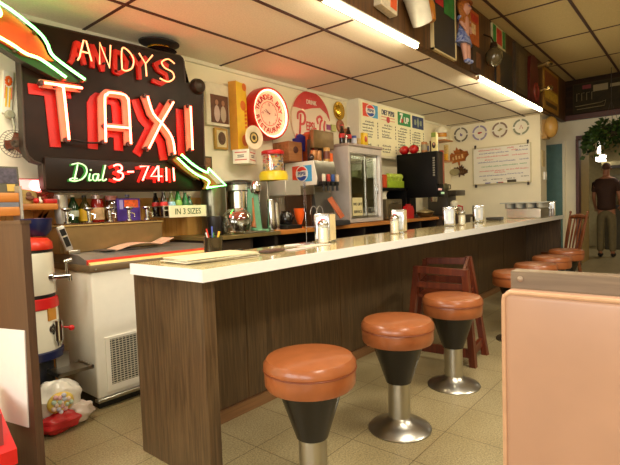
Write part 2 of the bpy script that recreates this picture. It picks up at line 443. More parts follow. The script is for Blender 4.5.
b = MB(); b.box(1.475, 1.95, -1.2, .432, .36, .46, .02, 3); part('seat_cushion', b, VINYL, bo)
b = MB(); b.box(1.475, 1.90, -1.18, .42, 0, .36); part('seat_base', b, PARTN, bo)

# ------------------------------------------------------------------ partition on the left and what is by it
pt = thing('half_wall_partition', 'brown woodgrain half partition at the left edge', 'partition', (.72, 2.65, 0))
b = MB(); b.box(.705, .735, 2.115, 3.24, 0, 1.098); part('panel', b, PARTN, pt)
b = MB(); b.box(.70, .74, 2.11, 3.24, 1.098, 1.112); part('cap_trim', b, wood((66, 46, 32), (84, 60, 42), .4, 'Y', 30), pt)
b = MB(); b.prism([(2.155, .655), (2.57, .61), (2.57, .17), (2.185, .235)], .701, .705, 'yz')
solo('paper_sheet', b, PAPER, 'white sheet of paper taped on the brown partition', 'paper', (.703, 2.4, .17))
rc = thing('child_chair', 'red plastic child chair in the bottom left corner', 'chair', (.5, 2.25, 0))
b = MB(); b.prism([(2.07, .215), (2.13, .255), (2.24, .335), (2.40, .37), (2.5, .37), (2.5, .13), (2.07, .155)], .56, .62, 'yz'); part('side_arm', b, mat((205, 24, 22), .3), rc)
b = MB(); b.box(.22, .56, 2.07, 2.5, .13, .17, .01); part('seat', b, mat((205, 24, 22), .3), rc)
for x, y in ((.575, 2.07), (.575, 2.46), (.22, 2.07), (.22, 2.46)):
    b = MB(); b.box(x, x+.04, y, y+.04, 0, .15, .006); part('leg', b, mat((205, 24, 22), .3), rc)
b = MB(); b.box(.56, .585, 2.10, 2.5, .15, .36); part('inner_panel', b, mat((150, 60, 60), .4), rc)

# ------------------------------------------------------------------ white two tier drink dispenser beside the freezer
dd = thing('drink_dispenser', 'white two tier cylindrical dispenser with red bands and chrome taps beside freezer', 'dispenser', (.97, 2.86, 0))
IV = mat((238, 234, 214), .25, var=.02, coat=.3)
c = (.975, 2.86, 0)
b = MB(); b.lathe(c, [(.09, .0), (.10, .01), (.09, .36), (.08, .37)]); part('pedestal', b, mat((30, 32, 40), .4), dd)
b = MB(); b.lathe(c, [(.14, .34), (.148, .345), (.148, .385), (.135, .39)]); part('base_ring', b, NAVY, dd)
b = MB(); b.lathe(c, [(.135, .39), (.137, .4), (.130, .62), (.125, .625)]); lo = part('lower_tank', b, IV, dd)
b = MB(); b.lathe(c, [(.134, .62), (.138, .625), (.134, .675), (.125, .68)]); part('red_band', b, RED, dd)
b = MB(); b.lathe(c, [(.122, .68), (.122, .70)]); part('dark_collar', b, BLACK, dd)
b = MB(); b.lathe(c, [(.125, .70), (.128, .705), (.122, .925), (.115, .93)]); up = part('upper_tank', b, IV, dd)
b = MB(); b.lathe(c, [(.12, .93), (.12, .945)]); part('dark_collar', b, BLACK, dd)
b = MB(); b.lathe(c, [(.124, .945), (.126, .95), (.122, .985), (.10, 1.008), (.04, 1.014), (.01, 1.015)]); part('lid', b, mat((205, 50, 28), .3), dd)
b = MB(); b.cyl((1.05, 2.76, .79), (1.13, 2.70, .79), .012); b.cyl((1.046, 2.765, .79), (1.062, 2.75, .79), .024); b.cyl((1.115, 2.71, .79), (1.115, 2.71, .87), .008); b.cyl((1.10, 2.71, .872), (1.14, 2.70, .882), .011); b.cyl((1.125, 2.70, .795), (1.125, 2.70, .765), .011)
part('upper_tap', b, CHROME, up)
b = MB(); b.cyl((1.035, 2.758, .505), (1.045, 2.748, .505), .034, n=20); b.cyl((1.04, 2.752, .505), (1.065, 2.73, .505), .014); b.cyl((1.06, 2.735, .44), (1.06, 2.735, .55), .024, n=18); b.cyl((1.06, 2.735, .41), (1.06, 2.735, .44), .013, .022)
tp = part('lower_tap', b, CHROME, lo)
b = MB(); b.cyl((1.085, 2.72, .51), (1.105, 2.70, .505), .005); b.sphere((1.112, 2.692, .503), .016); part('tap_knob', b, RED, tp)
b = MB(); b.M = Matrix.Translation((1.035, 2.745, .59)) @ Matrix.Rotation(R(32), 4, 'Z'); b.box(-.03, .03, -.004, .004, -.035, .035); part('label_plate', b, mat((190, 130, 40), .4), lo)
b = MB(); b.box(1.0, 1.19, 2.62, 2.80, .265, .275); b.box(1.0, 1.01, 2.62, 2.80, .275, .285); b.box(1.18, 1.19, 2.62, 2.80, .275, .285); b.box(1.0, 1.19, 2.62, 2.63, .275, .285); b.box(1.05, 1.12, 2.765, 2.78, .275, .36); part('drip_tray', b, STEEL, dd)

# bag of candy on the floor
bg = thing('plastic_bag', 'clear and white plastic bag of sweets slumped on the floor by freezer', 'bag', (1.0, 2.62, 0))
def lump(c, r, sc, amp, seed, n=26, m=16):
    q = random.Random(seed); ph = [q.uniform(0, 6) for _ in range(6)]
    b = MB(); b.sphere((0, 0, 0), 1.0, (1, 1, 1), n, m)
    for v in b.bm.verts:
        p = v.co; k = 1 + amp*(math.sin(5*p.x+ph[0])*math.sin(4*p.y+ph[1]) + .6*math.sin(9*p.z+ph[2]+3*p.x) + .4*math.sin(13*p.y+ph[3]+5*p.z))
        v.co = Vector((c[0]+p.x*r*sc[0]*k, c[1]+p.y*r*sc[1]*k, max(.002, c[2]+p.z*r*sc[2]*k)))
    return b
BAG = mat((232, 226, 214), .2, var=.05, coat=.4)
part('white_film', lump((1.0, 2.635, .14), .115, (1.0, .62, 1.05), .11, 3), BAG, bg)
part('red_packet', lump((.97, 2.56, .055), .105, (1.0, .5, .5), .10, 5), mat((190, 40, 44), .25, var=.3, scale=9), bg)
part('pale_film', lump((1.07, 2.60, .06), .095, (.9, .6, .62), .12, 9), mat((214, 200, 190), .2, var=.12, scale=10), bg)
b = MB(); b.sphere((.985, 2.575, .15), .062, (1.1, .5, .9), 18, 10); jar = part('sweets_tub', b, mat((225, 195, 90), .3), bg)
for i in range(16):
    a = i*2.4; rr = .012*math.sqrt(i)
    b = MB(); b.sphere((.985+rr*math.cos(a)*1.1-.004, 2.550, .155+rr*math.sin(a)), .0125, n=10, m=6)
    part('round_sweet', b, mat([(230, 205, 190), (190, 215, 200), (225, 175, 180), (200, 205, 225)][i % 4], .4), jar)

# ------------------------------------------------------------------ chest freezer
fz = thing('chest_freezer', 'white chest freezer with brown top trim and black vent grille', 'freezer', (1.22, 2.66, 0))
FW = mat((234, 230, 216), .35, var=.02)
b = MB(); b.box(1.225, 2.1, 2.665, 3.22, .06, .80, .012, 3); part('cabinet', b, FW, fz)
b = MB(); b.box(1.215, 2.11, 2.655, 3.23, .795, .838, .008, 2); part('top_trim', b, mat((112, 92, 66), .4), fz)
b = MB(); b.prism([(2.66, .838), (2.685, .838), (2.685, .853), (2.662, .844)], 1.225, 2.11, 'yz'); part('cream_strip', b, mat((230, 205, 130), .35), fz)
b = MB(); b.prism([(2.685, .838), (2.712, .838), (2.712, .866), (2.685, .853)], 1.225, 2.11, 'yz'); part('red_strip', b, mat((205, 50, 36), .4), fz)
b = MB(); b.prism([(2.712, .838), (3.23, .838), (3.23, .894), (2.80, .892), (2.712, .866)], 1.22, 2.11, 'yz'); part('sliding_lid', b, mat((110, 108, 104), .3), fz)
b = MB(); b.box(1.235, 2.09, 2.68, 3.2, 0, .06); part('plinth', b, mat((34, 32, 30), .5), fz)
b = MB(); b.box(1.215, 2.11, 2.645, 2.69, .042, .062, .003, 1); part('bottom_rail', b, STEEL, fz)
b = MB(); b.box(1.28, 1.62, 2.652, 2.667, .09, .125); b.box(1.28, 1.62, 2.652, 2.667, .395, .41); b.box(1.28, 1.305, 2.652, 2.667, .125, .395); b.box(1.595, 1.62, 2.652, 2.667, .125, .395); gf = part('vent_frame', b, FW, fz)
b = MB(); b.box(1.305, 1.595, 2.66, 2.664, .125, .395); part('vent_back', b, BLACK, gf)
b = MB()
for i in range(20): b.box(1.305, 1.595, 2.654, 2.658, .13+i*.0135, .134+i*.0135)
for i in range(13): b.box(1.315+i*.0225, 1.319+i*.0225, 2.654, 2.6585, .125, .395)
part('grille', b, mat((205, 200, 180), .4), gf)
for x in (1.25, 1.5, 1.75):
    b = MB(); b.lathe((x, 2.655, .812), [(.006, 0), (.005, .003), (.001, .004)], 10, 'y'); part('screw', b, STEEL, fz)

tr = thing('topping_rail', 'bronze steel topping rail with a row of five pumps on the freezer', 'topping rail', (1.5, 3.05, .894))
BRZ = mat((150, 124, 84), .32, .6, .06)
b = MB(); b.box(1.19, 1.90, 2.98, 3.23, .894, 1.06, .004, 1); part('housing', b, BRZ, tr)
b = MB(); b.box(1.185, 1.905, 2.972, 3.235, 1.06, 1.068); part('top_plate', b, mat((205, 175, 115), .3, .5), tr)
for i in range(5):
    x = 1.262+i*.137
    b = MB(); b.box(x-.055, x+.055, 2.985, 3.09, 1.068, 1.078, .003, 1); l = part('well_lid', b, mat((92, 66, 48), .25, .4), tr)
    b = MB(); b.cyl((x, 3.02, 1.078), (x, 3.02, 1.088), .02); b.cyl((x, 3.02, 1.088), (x, 3.02, 1.15), .010, .012); b.lathe((x, 3.02, 1.15), [(.014, 0), (.034, .016), (.034, .022), (.008, .026)], 16)
    b.tube([(x+.008, 3.02, 1.135), (x+.03, 3.0, 1.125), (x+.022, 2.99, 1.10)], .005); part('pump', b, CHROME, l)

# phone, navy bowl
ph = thing('cordless_phone', 'silver cordless phone leaning upright at the freezer corner', 'telephone', (1.243, 2.93, .894))
b = MB(); b.box(-.035, .035, -.035, .035, 0, .025, .006); part('cradle', b, STEEL, ph, True)
b = MB(); b.M = Matrix.Translation((-.015, 0, .02)) @ Matrix.Rotation(R(-18), 4, 'Y'); b.box(-.022, .022, -.014, .014, 0, .16, .008); hs = part('handset', b, mat((190, 186, 180), .3, .3), ph, True)
b = MB(); b.M = Matrix.Translation((-.015, 0, .02)) @ Matrix.Rotation(R(-18), 4, 'Y')
b.box(-.015, .015, -.017, -.013, .10, .14); b.box(-.014, .014, -.017, -.013, .03, .09); part('keypad', b, BLACK, hs, True)
b = MB(); b.lathe((1.03, 2.86, 0), [(.045, 1.0165), (.072, 1.05), (.076, 1.095), (.08, 1.115), (.07, 1.117), (.066, 1.06), (.01, 1.055)]); solo('navy_bowl', b, NAVY, 'deep navy blue bowl on the red dispenser lid', 'bowl', (1.03, 2.86, 1.015))

# newspapers on freezer
for k, (x, y, w, col, lab) in enumerate(((1.66, 2.875, .42, (214, 176, 150), 'pink folded newspaper curling on top of the freezer'), (1.50, 2.875, .24, (84, 76, 70), 'dark magazine lying flat on the freezer in front of the topping rail'))):
    b = MB(); n = 14; vs = []; fs = []
    for i in range(n):
        u = i/(n-1)
        z = .894+k*.0+.03*abs(math.sin(u*4+k))*(1-k*.75)+(.03*u*u if k == 0 else 0)
        for yy in (-.075, .075): vs.append((x-w/2+u*w, y+yy, z)); vs.append((x-w/2+u*w, y+yy, z+.004))
    for i in range(n-1):
        a = 4*i; fs += [(a, a+2, a+6, a+4), (a+1, a+5, a+7, a+3), (a, a+4, a+5, a+1), (a+2, a+3, a+7, a+6)]
    fs += [(0, 1, 3, 2), (4*n-4, 4*n-2, 4*n-1, 4*n-3)]
    b.add(vs, fs); solo(['newspaper', 'magazine'][k], b, mat(col, .7, var=.2, scale=25), lab, ['newspaper', 'magazine'][k], (x, y, .894))

# ------------------------------------------------------------------ neon taxi sign
def ribbon(mb, pts, w, y0, y1):
    for i in range(len(pts)-1):
        a, c = Vector(pts[i]), Vector(pts[i+1]); d = (c-a).normalized(); nrm = Vector((-d.y, d.x))*w/2; e = d*w*.18
        mb.prism([tuple(a-e-nrm), tuple(c+e-nrm), tuple(c+e+nrm), tuple(a-e+nrm)], y0-.0004*(i%5)-.0003*ribbon.k, y1, 'xz')
    ribbon.k = (ribbon.k+1) % 4
ribbon.k = 0
def neon(pts, y, r, k=0, closed=False):
    P = [(p[0], y, p[1]) for p in pts]
    if k: P = smooth(P, k)
    b = MB(); b.tube(P, r, 8, closed); return b
sg = thing('neon_sign', 'big brown taxi sign with glowing neon letters and a green arrow on the wall', 'neon sign', (1.7, 3.22, 1.27))
SGN = dull(mat((34, 18, 8), .4, .0, .4, 6), .2)
outl = [(1.054, 2.036), (1.112, 2.255), (1.283, 2.262), (1.667, 2.274), (1.889, 2.28), (2.139, 2.288), (2.160, 2.275), (2.171, 2.25), (2.176, 2.096), (2.21, 2.10), (2.33, 2.10), (2.337, 2.06), (2.333, 1.985), (2.327, 1.913), (2.32, 1.556), (2.311, 1.321), (2.29, 1.295), (2.262, 1.287), (1.177, 1.273), (1.15, 1.28), (1.139, 1.301), (1.137, 1.437), (1.09, 1.45), (1.06, 1.48), (1.045, 1.53)]
b = MB(); b.prism(outl, 3.0, 3.085, 'xz'); bp = part('sign_body', b, SGN, sg)
for x, z in ((1.25, 2.1), (2.1, 2.1), (1.25, 1.5), (2.1, 1.5)):
    b = MB(); b.box(x, x+.04, 3.085, 3.27, z, z+.04); part('wall_bracket', b, BLACK, sg)
b = MB(); b.tube([(p[0], 3.0, p[1]) for p in outl], .006, 6, True); part('edge_bead', b, mat((50, 34, 20), .5), bp)
b = MB(); b.lathe((2.28, 3.02, 2.085), [(.055, 0), (.062, .02), (.05, .06), (.02, .075)], 20, 'y'); part('round_housing', b, mat((44, 30, 18), .4), sg)
b = MB(); b.box(1.137, 2.311, 2.975, 3.0, 1.285, 1.478, .008, 2); part('lower_panel', b, dull(mat((30, 16, 7), .4, .0, .3, 7), .2), sg)
REDP = mat((190, 26, 18), .4, var=.1)
PLATE = mat((176, 122, 96), .4, var=.1)
NRED = emis((255, 72, 46), 19.0); NAMB = emis((255, 120, 34), 2.0); NDIG = emis((255, 60, 50), 11.0); NGRN = emis((84, 255, 100), 7.0); NGRN2 = emis((100, 230, 90), .8)
TAXI = [[[(1.147, 1.898), (1.364, 1.906)], [(1.222, 1.899), (1.244, 1.895), (1.253, 1.876), (1.266, 1.582)]],
        [[(1.494, 1.588), (1.504, 1.861), (1.519, 1.888), (1.54, 1.907), (1.635, 1.909), (1.660, 1.886), (1.666, 1.86), (1.666, 1.589)], [(1.507, 1.690), (1.666, 1.694)]],
        [[(1.808, 1.927), (1.846, 1.813), (1.923, 1.742), (1.988, 1.657), (2.004, 1.544)], [(2.015, 1.917), (1.91, 1.762), (1.797, 1.569)]],
        [[(2.16, 1.907), (2.159, 1.585)]]]
for L in TAXI:
    b = MB(); bq = MB()
    for s_ in L:
        ribbon(b, [(p[0]-.055, p[1]-.03) for p in s_], .062, 2.992, 2.9995)
        ribbon(bq, [(p[0]-.010, p[1]) for p in s_], .046, 2.952, 2.968)
    part('painted_letter', b, REDP, sg)
    pl = part('letter_plate', bq, PLATE, sg)
    for s_ in L:
        part('neon_tube', neon(s_, 2.93, .0075, 4 if len(s_) > 3 else 0), NRED, pl)
    for s_ in L:
        for p in (s_[0], s_[-1]):
            b = MB(); b.cyl((p[0]-.012, 2.968, p[1]), (p[0]-.012, 3.0, p[1]), .007, n=8); b.cyl((p[0]-.012, 2.932, p[1]), (p[0]-.012, 2.969, p[1]), .016, n=10)
            part('tube_support', b, mat((60, 30, 24), .4), pl)
b = MB(); b.tube([(1.28, 2.95, 1.587), (1.40, 2.945, 1.575), (1.49, 2.95, 1.587)], .006); part('link_cable', b, BLACK, sg)
ANDY = [[[(1.348, 2.072), (1.361, 2.093), (1.392, 2.202), (1.408, 2.201), (1.435, 2.084)], [(1.37, 2.131), (1.419, 2.130)]],
        [[(1.485, 2.076), (1.493, 2.212), (1.55, 2.068), (1.565, 2.213)]],
        [[(1.635, 2.075), (1.643, 2.209), (1.689, 2.203), (1.721, 2.158), (1.708, 2.100), (1.664, 2.070), (1.635, 2.075)]],
        [[(1.764, 2.208), (1.809, 2.147), (1.867, 2.217)], [(1.809, 2.147), (1.812, 2.063)]],
        [[(2.042, 2.196), (1.99, 2.217), (1.938, 2.185), (1.958, 2.151), (2.020, 2.131), (2.030, 2.090), (1.979, 2.056), (1.915, 2.068)]]]
for L in ANDY:
    b = MB()
    for s_ in L: ribbon(b, [(p[0]-.026, p[1]-.012) for p in s_], .027, 2.975, 2.9995)
    lt = part('painted_letter', b, REDP, sg)
    for s_ in L: part('neon_tube', neon(s_, 2.935, .0052, 5 if len(s_) > 6 else 0), NAMB, lt)
b = MB(); b.box(1.52, 1.53, 2.95, 3.0, 2.09, 2.10)
part('tube_support', b, BLACK, sg)
# Dial
DI = [[(1.285, 1.437), (1.330, 1.447), (1.368, 1.430), (1.375, 1.395), (1.350, 1.355), (1.305, 1.337), (1.268, 1.342), (1.285, 1.353), (1.315, 1.352)], [(1.322, 1.440), (1.312, 1.40), (1.296, 1.345)],
      [(1.395, 1.388), (1.386, 1.345), (1.402, 1.346)], [(1.446, 1.383), (1.418, 1.380), (1.412, 1.350), (1.432, 1.344), (1.450, 1.385), (1.444, 1.345), (1.462, 1.350)], [(1.498, 1.444), (1.484, 1.395), (1.472, 1.348), (1.488, 1.345), (1.50, 1.355)]]
b = MB()
for s_ in DI: b.tube(smooth([(p[0], 2.962, p[1]) for p in s_], 5), .0048, 6)
b.sphere((1.401, 2.962, 1.408), .007, n=8, m=6)
part('dial_script', b, NGRN2, sg)
b = MB()
for s_ in DI: ribbon(b, [(p[0]-.006, p[1]-.003) for p in s_], .013, 2.970, 2.9748)
part('dial_painting', b, mat((40, 120, 40), .4), sg)
NUM = [[[(1.538, 1.437), (1.566, 1.448), (1.592, 1.438), (1.590, 1.412), (1.563, 1.402), (1.596, 1.391), (1.596, 1.364), (1.567, 1.347), (1.533, 1.356)]], [[(1.633, 1.403), (1.676, 1.405)]],
       [[(1.726, 1.442), (1.79, 1.448), (1.739, 1.348)]], [[(1.863, 1.452), (1.803, 1.378), (1.893, 1.381)], [(1.866, 1.452), (1.863, 1.347)]], [[(1.929, 1.445), (1.926, 1.350)]], [[(1.987, 1.445), (1.990, 1.350)]]]
for L in NUM:
    b = MB()
    for s_ in L: ribbon(b, [(p[0]-.014, p[1]-.008) for p in s_], .019, 2.968, 2.9748)
    lt = part('painted_numeral', b, REDP, sg)
    b = MB()
    for s_ in L: b.tube(smooth([(p[0], 2.935, p[1]) for p in s_], 4) if len(s_) > 4 else [(p[0], 2.935, p[1]) for p in s_], .006, 8)
    part('neon_tube', b, NDIG, lt)
# arrow tail and head
UP = [(.62, 2.40), (.759, 2.341), (.93, 2.272), (1.002, 2.238), (1.114, 2.166), (1.155, 2.115), (1.176, 2.060), (1.231, 2.018), (1.36, 1.947)]
LO = [(.62, 2.205), (.747, 2.155), (.919, 2.087), (.979, 2.062), (1.041, 2.030), (1.107, 2.018), (1.172, 1.985), (1.249, 1.939)]
ORG = mat((206, 62, 18), .4, var=.4, scale=8)
b = MB()
b.prism([(p[0]-.01, p[1]+.0) for p in UP[1:7]] + [(1.20, 2.03), (1.12, 2.02)] + [(p[0]-.01, p[1]) for p in LO[4:0:-1]], 2.91, 2.93, 'xz')
at = part('arrow_tail', b, ORG, sg)
b = MB(); b.prism([(p[0]-.012, p[1]+.012) for p in UP[1:7]] + [(1.36, 1.935), (1.24, 1.925)] + [(p[0]-.02, p[1]-.02) for p in LO[4:0:-1]], 2.932, 2.999, 'xz'); part('arrow_backing', b, mat((40, 34, 24), .5), at)
part('neon_tube', neon(UP, 2.88, .0085, 5), NGRN, at); part('neon_tube', neon(LO, 2.88, .0085, 5), NGRN, at)
part('neon_tube', neon([(.85, 2.30), (.915, 2.25), (.925, 2.205), (.85, 2.18)], 2.88, .010, 5), NGRN, at)
for x, z in ((1.36, 1.945), (1.249, 1.937), (1.10, 2.165), (1.0, 2.045)):
    b = MB(); b.cyl((x, 2.88, z), (x, 2.995, z), .012, n=10); part('tube_support', b, mat((70, 50, 20), .4), at)
HU = [(2.028, 1.537), (2.051, 1.521), (2.12, 1.473), (2.196, 1.434), (2.256, 1.414)]
HH = [(2.256, 1.414), (2.264, 1.449), (2.423, 1.322), (2.24, 1.300), (2.266, 1.344)]
HL = [(2.266, 1.344), (2.237, 1.366), (2.157, 1.396), (2.088, 1.436), (2.009, 1.497), (1.993, 1.51)]
b = MB(); b.prism([(p[0]-.015, p[1]-.01) for p in HU + [(2.264, 1.449), (2.41, 1.322), (2.25, 1.302)] + HL], 2.925, 2.94, 'xz'); ah = part('arrow_head', b, mat((150, 54, 18), .4, var=.3, scale=9), sg)
b = MB(); b.prism([(p[0]-.015, p[1]-.01) for p in HU[:3] + [(2.2, 1.42), (2.2, 1.37)] + HL[2:]], 2.94, 3.0, 'xz'); part('arrow_backing', b, mat((50, 56, 24), .5), ah)
P = smooth([(p[0], 2.885, p[1]) for p in HU], 4) + [Vector((p[0], 2.885, p[1])) for p in HH[1:4]] + smooth([(p[0], 2.885, p[1]) for p in HL], 4)
b = MB(); b.tube(P, .0078, 8); part('neon_tube', b, NGRN, ah)

# captain's cap on the sign
cp_ = thing('peaked_cap', 'black peaked cap with gold braid lying on top of the neon sign', 'cap', (2.0, 3.06, 2.285))
b = MB(); b.lathe((2.0, 3.05, 0), [(0.085, 2.292), (.088, 2.33), (.15, 2.352), (.152, 2.36), (.12, 2.372), (.05, 2.378), (.01, 2.379)], 28, sx=1.0, sy=.8); part('crown', b, mat((26, 20, 20), .7), cp_)
b = MB(); b.lathe((2.0, 3.05, 0), [(.089, 2.300), (.0905, 2.304), (.0905, 2.324), (.089, 2.328)], 28, sx=1, sy=.8); part('gold_band', b, BRASS, cp_)
b = MB(); b.lathe((1.99, 3.0, 0), [(.105, 2.291), (0.11, 2.293), (.09, 2.302), (.06, 2.306)], 24, sx=1, sy=.75); part('visor', b, mat((20, 18, 18), .2), cp_)
b = MB(); b.lathe((2.01, 2.978, 2.318), [(.016, 0), (.012, .006), (.002, .009)], 12, 'y'); part('badge', b, BRASS, cp_)

# fan and toy on the left of the sign, thermometer
fn = thing('wire_fan', 'small round wire cage fan hanging beside the left edge of neon sign', 'fan', (1.0, 3.12, 1.57))
FC = mat((96, 78, 60), .45, .4)
c = (1.05, 3.165, 1.567)
b = MB()
for k in range(14):
    a = PI*k/14
    b.tube([(c[0]+.082*math.cos(t)*math.cos(a), c[1]-.045*math.sin(t), c[2]+.082*math.cos(t)*math.sin(a)) for t in [PI*i/10 for i in range(11)]], .0014, 5)
for r, d in ((.082, 0), (.065, .028), (.035, .041)):
    b.tube([(c[0]+r*math.cos(2*PI*i/24), c[1]-d, c[2]+r*math.sin(2*PI*i/24)) for i in range(24)], .0018, 5, True)
part('cage', b, FC, fn)
b = MB()
for k in range(3):
    a = 2*PI*k/3+.3
    b.M = Matrix.Translation(c) @ Matrix.Rotation(a, 4, 'Y') @ Matrix.Rotation(R(20), 4, 'X'); b.box(-.026, .026, -.002, .002, .012, .068, .0015, 1)
part('blades', b, mat((140, 70, 50), .4), fn)
b = MB(); b.cyl((c[0], c[1]-.012, c[2]), (c[0], c[1]+.05, c[2]), .022); b.cyl((c[0], c[1]+.05, c[2]), (c[0], 3.271, c[2]), .012); b.lathe((c[0], 3.27, c[2]), [(.03, 0), (.03, .012)], 14, 'y'); part('motor', b, DGREY, fn)
b = MB(); b.tube([(c[0], 3.2, c[2]), (c[0]+.01, 3.18, c[2]+.1), (c[0]+.005, 3.2, c[2]+.17)], .006); b.lathe((c[0]+.0, 3.24, c[2]+.18), [(.025, 0), (.03, .03), (.02, .05)], 12, 'y'); part('clamp', b, mat((150, 146, 120), .4), fn)
th = thing('painted_thermometer', 'narrow white wall plaque with yellow red flower beside the neon sign', 'wall plaque', (1.0, 3.27, 1.75))
b = MB(); b.M = Matrix.Translation((1.06, 3.261, 1.89)) @ Matrix.Rotation(R(6), 4, 'Y'); b.box(-.028, .028, -.008, .01, -.13, .13, .004); part('board', b, OFFW, th)
b = MB(); b.M = Matrix.Translation((1.06, 3.252, 1.89)) @ Matrix.Rotation(R(6), 4, 'Y')
b.box(-.012, -.004, -.002, 0, -.09, .03); b.box(.006, .014, -.002, 0, -.09, .03); part('yellow_stripe', b, YEL, th)
b = MB(); b.M = Matrix.Translation((1.06, 3.252, 1.89)) @ Matrix.Rotation(R(6), 4, 'Y')
for k in range(8):
    a = 2*PI*k/8; b.sphere((.012*math.cos(a), -.001, .07+.022*math.sin(a)), .01, (1, .2, 1), 8, 6)
b.box(-.018, -.014, -.002, 0, -.04, .04); b.box(.018, .022, -.002, 0, -.04, .04); part('flower', b, ORANGE, th)

# ------------------------------------------------------------------ shelf at far left
sh = thing('pine_shelf', 'small orange pine wall shelf under the left end of the neon sign', 'shelf', (1.0, 3.27, 1.17))
b = MB(); b.box(.62, 1.222, 3.03, 3.24, 1.165, 1.205, .008); part('board', b, SHELFW, sh)
b = MB(); b.prism([(3.06, 1.165), (3.24, 1.165), (3.24, 1.05), (3.2, 1.06), (3.16, 1.13)], 1.15, 1.18, 'yz'); part('bracket', b, SHELFW, sh)
rl = thing('red_sign_light', 'glowing red box light on the pine shelf behind the trinkets', 'light', (1.10, 3.17, 1.205))
b = MB(); b.box(.97, 1.215, 3.165, 3.22, 1.206, 1.362, .006); part('case', b, mat((160, 30, 40), .4), rl)
b = MB(); b.box(.98, 1.205, 3.160, 3.1655, 1.275, 1.355); part('lit_lens', b, emis((255, 46, 60), 2.0), rl)
b = MB(); b.lathe((1.15, 3.16, 1.318), [(.032, 0), (.026, .008), (.005, .012)], 14, 'y', sx=1.2); part('bulb', b, emis((255, 200, 190), 6), rl)
b = MB(); b.M = Matrix.Translation((1.075, 3.09, 1.2055)) @ Matrix.Rotation(R(12), 4, 'Z'); b.prism([(-.05, 0), (.05, 0), (.045, .075), (-.05, .088)], -.012, .012, 'xz'); 
cc = thing('card_display', 'small tan cardboard display standing on the pine shelf by the crate', 'box', (1.075, 3.09, 1.205))
part('card', b, mat((190, 160, 96), .6, var=.25, scale=30), cc)
b = MB(); b.sphere((1.075, 3.072, 1.26), .016, (1, .4, 1)); b.sphere((1.08, 3.07, 1.24), .02, (1.2, .4, .7)); part('printed_blob', b, mat((120, 80, 60), .6), cc)
b = MB(); b.sphere((1.105, 3.05, 1.222), .017); solo('red_bauble', b, RED, 'shiny red bauble on the pine shelf in front of the card', 'ornament', (1.105, 3.05, 1.205))
b = MB(); b.sphere((1.128, 3.055, 1.219), .0135); b.cyl((1.128, 3.055, 1.225), (1.128, 3.055, 1.245), .006); solo('white_figurine', b, OFFW, 'tiny white trinket next to the red bauble', 'ornament', (1.128, 3.055, 1.205))
lf = MB(); q = random.Random(4)
for k in range(26):
    p = Vector((1.165+q.uniform(-.05, .05), 3.11+q.uniform(-.03, .03), 1.225+q.uniform(-.01, .05))); a = q.uniform(0, 6); s = q.uniform(.018, .03)
    d = Vector((math.cos(a), .5*math.sin(a), q.uniform(-.2, 1))).normalized(); w = d.cross(Vector((0, 1, .3))).normalized()
    lf.add([p-d*s, p+w*s*.6+Vector((0, .006, 0)), p+d*s, p-w*s*.6], [(0, 1, 2), (0, 2, 3)])
solo('dried_leaves', lf, mat((150, 72, 44), .6, var=.35), 'clump of dry brown autumn leaves on the pine shelf', 'dried leaves', (1.195, 3.10, 1.205), kind='stuff')
b = MB(); b.box(1.15, 1.22, 3.035, 3.075, 1.2055, 1.232, .004); solo('red_tin', b, RED, 'flat red tin at the right end of the pine shelf', 'tin', (1.24, 3.05, 1.205))
cr = thing('wooden_crate', 'orange wooden crate with a grey strip at the left edge', 'crate', (.86, 2.95, 1.112))
for z0, z1 in ((1.135, 1.185), (1.21, 1.262)):
    b = MB(); b.box(.70, .965, 2.90, 3.0, z0, z1, .004); part('slat', b, SHELFW, cr)
b = MB(); b.box(.70, .962, 2.902, 2.998, 1.185, 1.21); part('grey_strip', b, mat((110, 112, 120), .4), cr)
b = MB(); b.box(.965, .978, 2.89, 3.01, 1.00, 1.30); part('metal_post', b, mat((180, 176, 170), .3, .6), cr)
pf = thing('leaning_photo', 'dark framed photo leaning above the orange wooden crate', 'picture', (.93, 3.02, 1.262))
b = MB(); b.M = Matrix.Translation((.91, 2.97, 1.262)) @ Matrix.Rotation(R(-6), 4, 'X'); b.box(-.11, .085, -.006, .006, 0, .15); part('frame', b, mat((74, 70, 50), .5), pf)
b = MB(); b.M = Matrix.Translation((.91, 2.97, 1.262)) @ Matrix.Rotation(R(-6), 4, 'X'); b.box(-.10, .075, -.008, -.005, .055, .14); part('print', b, mat((60, 52, 66), .4, var=.6, scale=40), pf)
b = MB(); b.M = Matrix.Translation((.91, 2.97, 1.262)) @ Matrix.Rotation(R(-6), 4, 'X'); b.box(.02, .06, -.01, -.005, .01, .05); part('caption_card', b, mat((180, 150, 70), .6), pf)

